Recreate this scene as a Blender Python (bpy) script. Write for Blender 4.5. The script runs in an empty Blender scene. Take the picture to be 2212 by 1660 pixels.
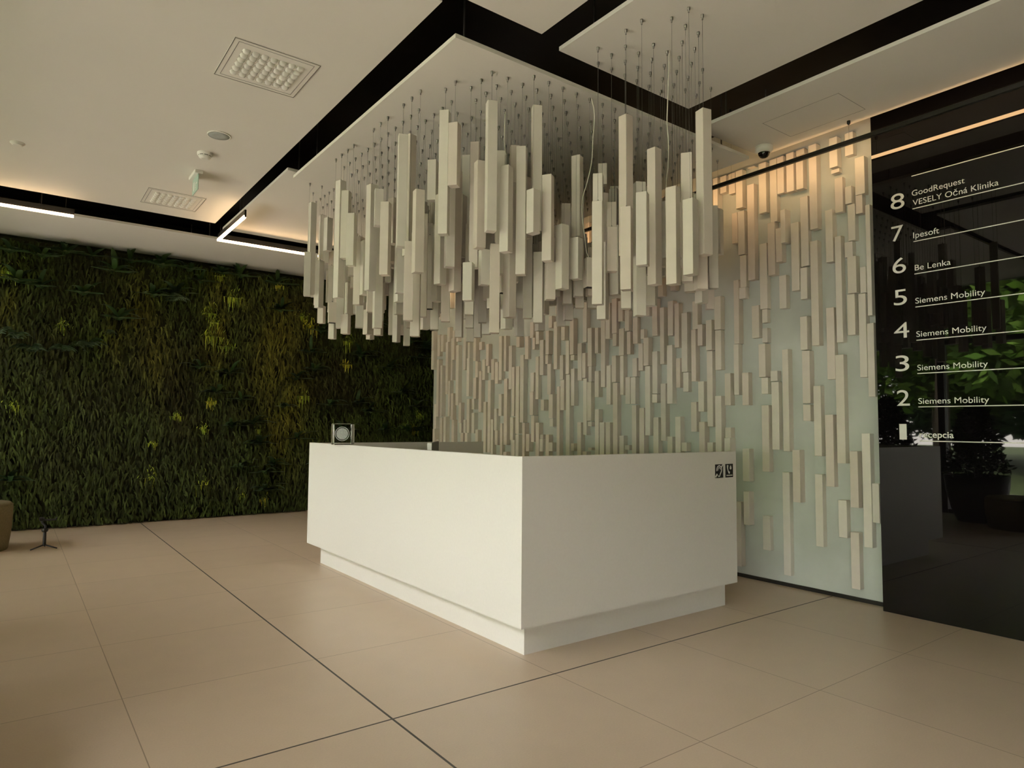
import bpy, bmesh, math, random
from mathutils import Matrix, Vector

S = bpy.context.scene
COL = S.collection

# ------------------------------------------------------------------ camera
cam_data = bpy.data.cameras.new('camera')
cam = bpy.data.objects.new('camera', cam_data)
COL.objects.link(cam)
cam_data.sensor_fit = 'HORIZONTAL'
cam_data.sensor_width = 36.0
cam_data.lens = 36.0 * 1448.03 / 2212.0
cam_data.clip_start = 0.05
cam_data.clip_end = 300.0
RIGHT = Vector((0.80152293, -0.59790618, 0.00831816))
DOWN = Vector((0.04457218, 0.04586756, -0.99795265))
FWD = Vector((0.59630052, 0.80025269, 0.06341388))
m = Matrix.Identity(4)
for r in range(3):
    m[r][0], m[r][1], m[r][2] = RIGHT[r], -DOWN[r], -FWD[r]
m.translation = Vector((0.0, 0.0, 1.30))
cam.matrix_world = m
S.camera = cam

# ------------------------------------------------------------------ sky, sun, exposure
world = bpy.data.worlds.new('world')
S.world = world
world.use_nodes = True
wt = world.node_tree
wt.nodes.clear()
sky = wt.nodes.new('ShaderNodeTexSky')
sky.sky_type = 'NISHITA'
sky.sun_disc = False
sky.sun_elevation = math.radians(52)
sky.sun_rotation = math.radians(100)
sky.air_density = 1.0
sky.dust_density = 1.5
bg = wt.nodes.new('ShaderNodeBackground')
bg.inputs['Strength'].default_value = 2.2
warm = wt.nodes.new('ShaderNodeMix')
warm.data_type = 'RGBA'
warm.inputs[0].default_value = 0.72
warm.inputs[7].default_value = (4.75, 4.05, 3.75, 1)      # thin bright cloud over the blue
wo = wt.nodes.new('ShaderNodeOutputWorld')
wt.links.new(sky.outputs[0], warm.inputs[6])
wt.links.new(warm.outputs[2], bg.inputs[0])
wt.links.new(bg.outputs[0], wo.inputs[0])

sun_data = bpy.data.lights.new('sun', 'SUN')
sun_data.energy = 5.5
sun_data.angle = math.radians(1.0)
sun_data.color = (1.0, 0.93, 0.82)
sun = bpy.data.objects.new('sun', sun_data)
COL.objects.link(sun)
sun.rotation_euler = Vector((-0.62, 0.25, -0.80)).to_track_quat('-Z', 'Y').to_euler()

S.view_settings.view_transform = 'Standard'
S.view_settings.look = 'None'
S.view_settings.gamma = 1.0
S.view_settings.use_curve_mapping = False
S.view_settings.exposure = 0.88

BATONS = """2009,4983,3449,2292,3228,16,0;2938,3119,3449,2196,2386,-20,1;2844,2242,3578,2106,2512,8,0;2956,2238,3578,2230,3033,-12,0;2840,2356,3578,2073,2608,16,0;2724,2471,3578,2181,2586,28,0;2957,2355,3578,2103,2826,36,0;2724,2591,3578,2066,2535,32,0;3072,2355,3578,2076,2571,-32,0;2957,2590,3578,2126,2934,4,0;2838,2703,3578,2301,3140,4,0;2724,2820,3578,2016,2629,36,0;2241,3236,3449,2459,3256,-20,0;2955,2706,3578,1960,2764,-28,0;2839,2821,3578,2228,2497,-40,0;2473,3119,3449,2462,2731,8,0;2357,3236,3449,2352,2884,24,0;2241,3352,3449,2382,2923,-12,0;2957,2819,3578,2018,2545,-44,0;2590,3119,3449,2311,2847,32,0;2125,3468,3449,2775,3172,36,0;2839,2937,3578,2639,2857,40,0;2473,3236,3449,2230,3034,44,0;2357,3352,3449,1872,2425,-32,0;2952,2934,3578,2475,2701,-44,0;2706,3119,3449,2153,2559,0,0;2241,3468,3449,2076,2314,40,0;2590,3236,3449,2521,3330,-28,0;2125,3585,3449,2499,3295,44,0;3187,2819,3578,2062,2533,28,0;2473,3352,3449,1980,2845,4,0;2009,3702,3449,2260,2791,-8,0;2822,3119,3449,2230,2496,20,0;2357,3468,3449,2189,2416,-16,0;2706,3236,3449,2103,2344,-28,0;3419,2705,3578,2162,2240,28,0;2473,3468,3449,2276,3083,-32,0;2009,3818,3449,1971,2484,-28,0;3534,2704,3578,2103,2824,-4,0;2357,3585,3449,2320,3151,44,0;2706,3352,3449,1970,2432,44,0;2241,3702,3449,2330,3072,-20,0;3054,3119,3449,1999,2505,28,0;2590,3468,3449,2240,3149,-32,0;3651,2703,3578,2213,2763,-40,0;2938,3236,3449,2550,3095,24,0;3170,3119,3449,2175,2638,28,0;2706,3468,3449,2014,2849,-36,0;2241,3818,3449,2237,2844,12,0;2590,3585,3449,2187,2366,-8,1;2125,3935,3449,1891,2586,-36,0;2938,3352,3449,2577,2800,-36,0;2357,3818,3449,2206,3033,4,0;3170,3236,3449,2950,3096,44,0;2241,3935,3449,2834,3115,44,0;3054,3352,3449,2184,2803,-32,0;2590,3702,3449,2099,2169,20,1;2125,4051,3449,2458,3304,16,0;2473,3818,3449,2057,2684,-32,0;2009,4168,3449,2328,2836,44,0;2357,3935,3449,2014,2580,-32,0;2706,3702,3449,1969,2410,0,0;2241,4051,3449,2049,2770,-32,0;3054,3468,3449,2150,2826,-36,0;2125,4168,3449,2218,2917,-16,0;2938,3585,3449,2081,2595,16,0;2473,3935,3449,2480,2921,24,0;2009,4284,3449,2698,2960,-20,0;2822,3702,3449,2124,2641,-28,0;2357,4051,3449,2168,2720,8,0;3170,3468,3449,2135,2914,-40,0;2706,3818,3449,2144,2832,0,0;2009,4400,3449,2259,3027,8,0;3287,3468,3449,2148,2617,-40,0;2357,4168,3449,2134,2664,-36,1;3170,3585,3449,2064,2779,-28,0;2706,3935,3449,2208,2787,-36,0;2357,4284,3449,2191,2343,44,0;2241,4400,3449,2203,2843,0,0;3519,3468,3449,2311,3066,20,0;2125,4517,3449,2013,2891,-12,0;2938,3935,3449,2247,3128,-32,0;2473,4284,3449,2007,2566,-32,0;2706,4168,3449,2031,2823,-36,0;2241,4517,3449,2522,2984,-16,0;3054,3935,3449,2197,3070,-24,0;2125,4634,3449,2146,2959,-20,0;2009,4750,3449,2503,2905,44,0;2822,4168,3449,2080,2592,-32,0;3635,3585,3449,2846,3143,-44,0;3170,3935,3449,2503,2988,4,0;3984,3352,3449,2658,3020,36,0;2938,4168,3449,2101,2982,4,0;2009,4866,3449,2581,3112,44,0;2357,4634,3449,2155,2579,-8,0;2125,4866,3449,2235,2771,32,0;4332,3236,3449,2225,2726,-44,0;3403,3935,3449,2084,2678,-32,0;2938,4284,3449,2015,2482,44,0;3287,4051,3449,2049,2672,-12,0;3170,4168,3449,2009,2457,-12,0;2706,4517,3449,2371,2872,-44,1;2590,4634,3449,2060,2552,-8,0;3403,4051,3449,2265,2921,28,0;2009,5100,3449,2111,2273,-16,1;2590,4750,3449,2251,3150,20,0;2938,4517,3449,1980,2654,-32,0;2357,4983,3449,2029,2645,44,0;2241,5100,3449,2093,2742,-20,0;2125,5216,3449,2091,2708,-28,0;2822,4866,3449,2215,2838,-20,0;2241,5333,3449,2229,2501,8,0;3170,4750,3449,2059,2906,44,0;2706,5100,3449,2135,2794,-28,0;3054,4866,3449,2062,2604,44,0;2706,5216,3449,2732,3252,44,0;2590,5449,3449,2299,3137,0,0;2160,6115,3578,2500,2912,-24,0;2276,6115,3578,2401,2852,20,0;2393,6115,3578,2375,2820,-20,0;2393,6231,3578,2989,3315,12,0;2276,6348,3578,2564,3472,4,0;2509,6231,3578,2346,3038,24,0;2393,6348,3578,2294,2466,44,0;2625,6231,3578,2670,3283,8,0;2509,6348,3578,2149,2312,40,0;2509,6464,3578,2534,2856,-16,0;2858,6231,3578,2163,2897,16,0;3090,6115,3578,2143,2920,24,0;2509,6580,3578,2954,3409,-20,0;3207,6115,3578,2116,2955,-20,0;2742,6464,3578,2629,2718,44,0;3090,6231,3578,2231,3095,-28,0;2509,6696,3578,3008,3482,-8,0;3090,6348,3578,2659,2786,44,0;3323,6231,3578,2848,3075,24,0;3207,6348,3578,2426,3162,-24,1;2473,5449,3449,2096,2824,16,0;2625,6696,3578,2876,3123,44,0;2125,5100,3449,2032,2189,44,0;2590,4051,3449,2649,3275,44,0;3170,4517,3449,2637,3248,16,0;2009,3935,3449,2474,3231,-20,0;3287,3352,3449,2302,2951,-24,0;2125,4750,3449,2295,2715,-2,0;2590,3352,3449,2502,2903,4,0;2974,6115,3578,2740,3478,-1,0;3403,3702,3449,2449,2761,-9,0;2125,4983,3449,2484,2825,-13,0;2938,3468,3449,2189,2674,15,0;2938,3702,3449,2101,2599,-8,0;4449,3236,3449,2676,3042,10,0;3519,3818,3449,2282,2784,15,0;2241,5216,3449,2439,2865,-19,0;3303,2818,3578,2264,2676,8,0;2822,3236,3449,2271,2602,-20,0;2125,4284,3449,2590,2921,14,0;3170,3352,3449,2203,2541,-25,0;2706,5449,3449,2721,3214,9,0;2393,6464,3578,2491,2880,-1,0;2590,4168,3449,2499,3130,-5,0;2393,6580,3578,2591,3034,-23,0;3403,3585,3449,2344,2647,14,0;2590,5216,3449,2701,3111,-6,0;3071,2471,3578,2280,2602,24,0;3185,2469,3578,2226,2637,9,0;3081,2592,3578,2303,2644,11,0;3188,2588,3578,2269,2573,3,0;3070,2705,3578,2223,2537,-12,0;3302,2587,3578,2282,2626,0,0;3188,2705,3578,2292,2695,13,0;3072,2822,3578,2466,2793,14,0;3417,2589,3578,2374,2842,3,0;3304,2704,3578,2237,2678,19,0;3074,2935,3578,2422,2882,14,0;3188,2937,3578,2408,2760,15,0;3421,2824,3578,2320,2876,-17,0;3306,2938,3578,2123,2472,-6,0;2473,3585,3449,2652,3054,-16,0;3534,2820,3578,2372,2677,4,0;2822,3352,3449,2222,2547,12,0;3418,2936,3578,2332,2751,-11,0;3651,2821,3578,2484,2815,-13,0;2473,3702,3449,2527,2839,-20,0;3287,3119,3449,2266,2959,5,0;2822,3468,3449,2635,2999,13,0;3540,2939,3578,2265,2601,24,0;2706,3585,3449,2350,3131,-6,0;3403,3119,3449,2083,2733,-16,0;3287,3236,3449,2273,2620,-12,0;2822,3585,3449,2067,2450,21,0;3519,3119,3449,2361,2769,5,0;2590,3818,3449,2665,3073,-9,0;3403,3236,3449,2653,3107,25,0;3635,3119,3449,2519,2897,-13,0;2241,4168,3449,2091,2420,-15,0;3519,3236,3449,2450,2943,-5,0;3054,3585,3449,2308,2625,-19,0;2590,3935,3449,2535,2871,-23,0;3403,3352,3449,2320,2637,-24,0;2473,4051,3449,2335,3058,-18,0;3752,3119,3449,2572,2977,-19,0;2822,3818,3449,2554,2923,-13,0;3635,3236,3449,2501,3043,-3,0;2241,4284,3449,2470,2995,-7,0;3519,3352,3449,2638,3154,-6,0;3054,3702,3449,2743,3082,-3,0;2125,4400,3449,2481,2790,-7,0;3868,3119,3449,2517,2889,-20,0;3403,3468,3449,2121,2494,23,0;2938,3818,3449,2345,2661,-11,0;2473,4168,3449,2629,3100,-11,0;3752,3236,3449,2415,2735,4,0;3287,3585,3449,2259,2611,-2,0;2822,3935,3449,2332,3122,-16,0;3635,3352,3449,2727,3033,-21,0;3170,3702,3449,2446,2753,19,0;2706,4051,3449,2526,3075,-5,0;3984,3119,3449,2567,3034,7,0;3054,3818,3449,2118,2634,-2,0;3868,3236,3449,2433,3020,25,0;3752,3352,3449,2400,2942,-9,0;3287,3702,3449,2276,2727,6,0;2822,4051,3449,2267,2689,21,0;2357,4400,3449,2187,2970,-16,0;4100,3119,3449,2581,2973,-17,0;3635,3468,3449,2547,3259,20,0;3170,3818,3449,2325,2799,-6,0;3984,3236,3449,2400,2998,16,0;3519,3585,3449,2197,2716,1,0;2590,4284,3449,2551,3158,7,0;3868,3352,3449,2641,2997,-12,0;2938,4051,3449,2687,3188,16,0;2473,4400,3449,2303,2832,-17,0;4216,3119,3449,2452,2835,-12,0;3752,3468,3449,2358,2889,25,0;3287,3818,3449,2342,2820,24,0;2357,4517,3449,2263,3149,22,0;4100,3236,3449,2565,2895,22,0;2706,4284,3449,2504,3349,-21,0;2241,4634,3449,2523,2923,-17,0;3519,3702,3449,2222,2596,19,0;3054,4051,3449,2452,3299,-4,0;2590,4400,3449,2687,3181,-3,0;3868,3468,3449,2251,2699,-2,0;3403,3818,3449,2342,2823,9,0;2473,4517,3449,2194,3018,15,0;4216,3236,3449,2498,3103,21,0;3752,3585,3449,2547,3349,-9,0;3287,3935,3449,2407,2714,20,0;2822,4284,3449,2575,2986,-23,0;4100,3352,3449,2468,3149,-20,0;3635,3702,3449,2189,3101,-10,0;3170,4051,3449,2243,3071,4,0;2706,4400,3449,2417,2722,17,0;2241,4750,3449,2107,2408,17,0;3984,3468,3449,2500,3290,3,0;3054,4168,3449,2619,3349,-3,0;2590,4517,3449,2246,2709,-23,0;3868,3585,3449,2620,3140,-12,0;2473,4634,3449,2541,3095,22,0;4216,3352,3449,2582,3147,-7,0;3752,3702,3449,2335,2964,-14,0;2822,4400,3449,2517,3349,-16,0;2357,4750,3449,2684,3043,2,0;4100,3468,3449,2620,3092,1,0;3635,3818,3449,2253,2694,-9,0;2241,4866,3449,2279,2809,-11,0;3984,3585,3449,2568,2939,19,0;3519,3935,3449,2433,3000,-1,0;3054,4284,3449,2492,2932,-11,0;4332,3352,3449,2465,3139,-25,0;3868,3702,3449,2415,2789,18,0;2938,4400,3449,2673,3143,-17,0;2473,4750,3449,2488,2954,23,0;4216,3468,3449,2550,2943,-13,0;3752,3818,3449,2158,2976,-4,0;3287,4168,3449,2328,2884,6,0;2822,4517,3449,2441,3288,-23,0;2357,4866,3449,2723,3068,0,0;4100,3585,3449,2568,3239,-9,0;3635,3935,3449,2393,2757,-9,0;3170,4284,3449,2281,3221,-23,0;2706,4634,3449,2537,3349,-20,0;2241,4983,3449,2413,2787,-19,0;4449,3352,3449,2663,3018,-24,0;3984,3702,3449,2643,3088,15,0;3519,4051,3449,2267,2838,2,0;3054,4400,3449,2359,3134,-13,0;4332,3468,3449,2605,3265,-24,0;3868,3818,3449,2429,3111,22,0;3403,4168,3449,2255,2776,-11,0;2473,4866,3449,2472,2955,19,0;4216,3585,3449,2621,3179,-5,0;3752,3935,3449,2279,2748,8,0;3287,4284,3449,2387,3276,-15,0;2822,4634,3449,2493,3327,-11,0;4100,3702,3449,2546,3055,4,0;3635,4051,3449,2428,3058,5,0;3170,4400,3449,2692,3349,-3,0"""
HIDDEN_BATONS = """2706,4750,3449,2243,2549,-15;4449,3468,3449,2548,3084,17;3984,3818,3449,2511,3127,18;3519,4168,3449,2519,2895,13;3054,4517,3449,2744,3060,20;2590,4866,3449,2419,3098,5;4332,3585,3449,2656,3046,18;3868,3935,3449,2567,2985,18;3403,4284,3449,2628,3121,-2;2938,4634,3449,2711,3258,16;2473,4983,3449,2689,3067,-11;4216,3702,3449,2540,3052,-3;3752,4051,3449,2397,2715,11;3287,4400,3449,2122,2872,-18;2822,4750,3449,2518,3143,-4;2357,5100,3449,2726,3230,-15;4100,3818,3449,2433,3205,20;3635,4168,3449,2324,2649,-22;2706,4866,3449,2197,2863,9;4449,3585,3449,2651,3202,-4;3984,3935,3449,2614,3273,-14;3519,4284,3449,2259,3036,16;3054,4634,3449,2680,3146,5;2590,4983,3449,2739,3340,6;4332,3702,3449,2594,2895,-12;3868,4051,3449,2433,2823,-2;3403,4400,3449,2509,2969,-13;2938,4750,3449,2639,3349,14;2473,5100,3449,2586,2982,6;4216,3818,3449,2549,3052,-9;3752,4168,3449,2638,3114,-17;3287,4517,3449,2432,3000,-23;2357,5216,3449,2333,2791,-14;4100,3935,3449,2655,3346,-3;3635,4284,3449,2399,2840,-8;3170,4634,3449,2421,3026,-25;2706,4983,3449,2488,3071,7;4449,3702,3449,2591,3242,4;3984,4051,3449,2322,3035,-3;3519,4400,3449,2687,3349,-11;3054,4750,3449,2734,3349,-3;2590,5100,3449,2473,3147,-16;4332,3818,3449,2524,3340,-19;3868,4168,3449,2456,2759,-18;3403,4517,3449,2439,2780,3;2938,4866,3449,2504,2841,23;2473,5216,3449,2535,2901,-21;4216,3935,3449,2632,3349,-5;3752,4284,3449,2653,3056,-22;3287,4634,3449,2565,3349,-2;2822,4983,3449,2352,2708,4;2357,5333,3449,2290,2798,7;4100,4051,3449,2600,3230,-11;3635,4400,3449,2629,3349,-5;4449,3818,3449,2715,3244,24;3984,4168,3449,2318,2734,19;3519,4517,3449,2713,3042,-21;4332,3935,3449,2610,3349,-20;3868,4284,3449,2746,3165,-9;3403,4634,3449,2361,3257,-1;2938,4983,3449,2278,2850,-21;2473,5333,3449,2695,3293,-12;4216,4051,3449,2657,3349,-1;3752,4400,3449,2364,2814,-14;3287,4750,3449,2363,3061,-5;2822,5100,3449,2626,3230,12;2357,5449,3449,2512,2834,-4;4100,4168,3449,2632,3005,6;3635,4517,3449,2614,3232,19;3170,4866,3449,2140,2550,-23;4449,3935,3449,2508,3342,-10;3984,4284,3449,2399,2708,-7;3519,4634,3449,2597,3194,-20;3054,4983,3449,2473,2961,3;2590,5333,3449,2662,3048,-17;4332,4051,3449,2716,3349,19;3868,4400,3449,2254,2948,19;3403,4750,3449,2645,2970,24;2938,5100,3449,2567,3349,-1;4216,4168,3449,2698,3311,8;3752,4517,3449,2545,3349,3;3287,4866,3449,2577,3349,1;2822,5216,3449,2391,2916,25;4100,4284,3449,2538,2904,-5;3635,4634,3449,2577,2993,19;3170,4983,3449,2473,3183,-12;2706,5333,3449,2652,3094,-1;4449,4051,3449,2667,3236,-8;3984,4400,3449,2392,2919,-9;3519,4750,3449,2534,3219,19;3054,5100,3449,2640,3349,-2;4332,4168,3449,2591,3308,19;3868,4517,3449,2589,2985,12;3403,4866,3449,2253,2737,-16;2938,5216,3449,2192,2938,5;4216,4284,3449,2592,2942,-24;3752,4634,3449,2582,2949,7;3287,4983,3449,2157,2872,-8;2822,5333,3449,2681,3238,-6;4100,4400,3449,2464,2911,-21;3635,4750,3449,2451,3349,-10;3170,5100,3449,2514,3011,10;4449,4168,3449,2553,3328,19;3984,4517,3449,2349,2892,3;3519,4866,3449,2737,3336,19;3054,5216,3449,2615,3083,-15;4332,4284,3449,2639,2969,14;3868,4634,3449,2497,2919,19;3403,4983,3449,2391,2734,19;2938,5333,3449,2645,3349,14;4216,4400,3449,2430,2822,16;3752,4750,3449,2418,3192,-8;3287,5100,3449,2274,2629,-13;2822,5449,3449,2539,3157,14;4100,4517,3449,2434,3336,15;3635,4866,3449,2252,3084,17;3170,5216,3449,2649,3157,19;4449,4284,3449,2740,3349,-6;3984,4634,3449,2431,3031,-5;3519,4983,3449,2635,3310,-5;3054,5333,3449,2667,3349,3;4332,4400,3449,2388,2700,15;3868,4750,3449,2358,2855,-8;3403,5100,3449,2340,3032,20;2938,5449,3449,2476,3068,7;4216,4517,3449,2468,2787,-18;3752,4866,3449,2331,2904,-19;3287,5216,3449,2639,3272,-10;4100,4634,3449,2450,3114,-6;3635,4983,3449,2675,3134,-3;3170,5333,3449,2705,3349,20;4449,4400,3449,2538,3212,3;3984,4750,3449,2674,3045,16;3519,5100,3449,2329,2789,-23;3054,5449,3449,2750,3141,-1;4332,4517,3449,2503,2861,4;3868,4866,3449,2482,3262,2;3403,5216,3449,2723,3135,4;4216,4634,3449,2605,2955,-21;3752,4983,3449,2242,2968,19;3287,5333,3449,2678,3117,-16;4100,4750,3449,2635,3030,10;3635,5100,3449,2222,2713,-13;3170,5449,3449,2534,3349,22;4449,4517,3449,2482,3062,21;3984,4866,3449,2618,3047,-18;3519,5216,3449,2242,2916,14;4332,4634,3449,2522,2858,3;3868,4983,3449,2395,2877,-4;3403,5333,3449,2552,2874,-25;4216,4750,3449,2718,3305,11;3752,5100,3449,2239,2565,-7;3287,5449,3449,2588,3248,-19;4100,4866,3449,2549,3112,-11;3635,5216,3449,2695,3009,-17;4449,4634,3449,2633,3349,-18;3984,4983,3449,2499,3266,-19;3519,5333,3449,2700,3052,-4;4332,4750,3449,2600,3349,-14;3868,5100,3449,2665,3349,-22;2509,6115,3578,2283,2682,-18;3403,5449,3449,2688,3349,9;4216,4866,3449,2368,2890,22;3752,5216,3449,2255,2850,-6;4100,4983,3449,2603,3028,12;3635,5333,3449,2309,2912,-24;4449,4750,3449,2551,3069,-19;3984,5100,3449,2562,3116,21;2625,6115,3578,2379,3097,-18;3519,5449,3449,2430,3186,-17;4332,4866,3449,2456,3349,-17;3868,5216,3449,2626,2952,-23;4216,4983,3449,2615,3132,4;3752,5333,3449,2582,3305,-8;4100,5100,3449,2676,3349,4;2742,6115,3578,2443,2841,-8;3635,5449,3449,2528,3026,-7;4449,4866,3449,2684,3349,-21;3984,5216,3449,2502,3264,-6;4332,4983,3449,2658,3225,-22;3868,5333,3449,2371,3247,2;4216,5100,3449,2520,3301,11;3752,5449,3449,2441,3037,-13;2858,6115,3578,2672,3197,-7;4100,5216,3449,2390,3000,-24;2742,6231,3578,2670,3016,-22;4449,4983,3449,2698,3349,14;3984,5333,3449,2708,3138,3;2625,6348,3578,2683,3478,-21;4332,5100,3449,2588,2931,-17;3868,5449,3449,2470,2952,-18;4216,5216,3449,2452,3199,23;4100,5333,3449,2456,3310,8;2742,6348,3578,2429,3111,7;4449,5100,3449,2467,3349,-3;3984,5449,3449,2651,3349,-24;2625,6464,3578,2596,3466,-15;4332,5216,3449,2714,3248,-10;2974,6231,3578,2475,3385,-18;4216,5333,3449,2487,2915,0;2858,6348,3578,2383,2778,10;4100,5449,3449,2617,3182,-13;4449,5216,3449,2706,3349,13;2625,6580,3578,2625,3243,-18;4332,5333,3449,2578,3349,-11;2974,6348,3578,2748,3070,10;4216,5449,3449,2512,2932,5;3323,6115,3578,2497,2898,-11;2858,6464,3578,2349,2907,-9;3207,6231,3578,2342,3182,-18;2742,6580,3578,2684,3248,-4;4449,5333,3449,2739,3349,10;4332,5449,3449,2499,3349,13;3439,6115,3578,2328,2643,17;2974,6464,3578,2522,2829,-20;2858,6580,3578,2509,2824,2;2742,6696,3578,2518,3326,-5;4449,5449,3449,2576,3349,-8;3556,6115,3578,2577,3350,19;3090,6464,3578,2711,3142,7;3439,6231,3578,2477,2973,4;2974,6580,3578,2709,3478,-21;3323,6348,3578,2538,3405,-5;2858,6696,3578,2501,2911,-13;3672,6115,3578,2705,3463,-19;3207,6464,3578,2462,3194,-15;3556,6231,3578,2734,3082,3;3090,6580,3578,2689,3317,-17;3439,6348,3578,2681,3478,-22;2974,6696,3578,2704,3196,20;3323,6464,3578,2274,3195,-22;3672,6231,3578,2567,3368,-6;3207,6580,3578,2735,3478,15;3556,6348,3578,2636,3478,17;3090,6696,3578,2547,3374,-20;3439,6464,3578,2483,3400,-6;3323,6580,3578,2529,3204,8;3672,6348,3578,2381,3015,-24;3207,6696,3578,2568,2885,19;3556,6464,3578,2499,3074,11;3439,6580,3578,2608,2969,20;3323,6696,3578,2522,2889,-15;3672,6464,3578,2403,2922,-19;3556,6580,3578,2598,3233,-13;3439,6696,3578,2416,3032,-4;3672,6580,3578,2429,2884,23;3556,6696,3578,2468,3294,19;3672,6696,3578,2458,2948,-17"""
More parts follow.
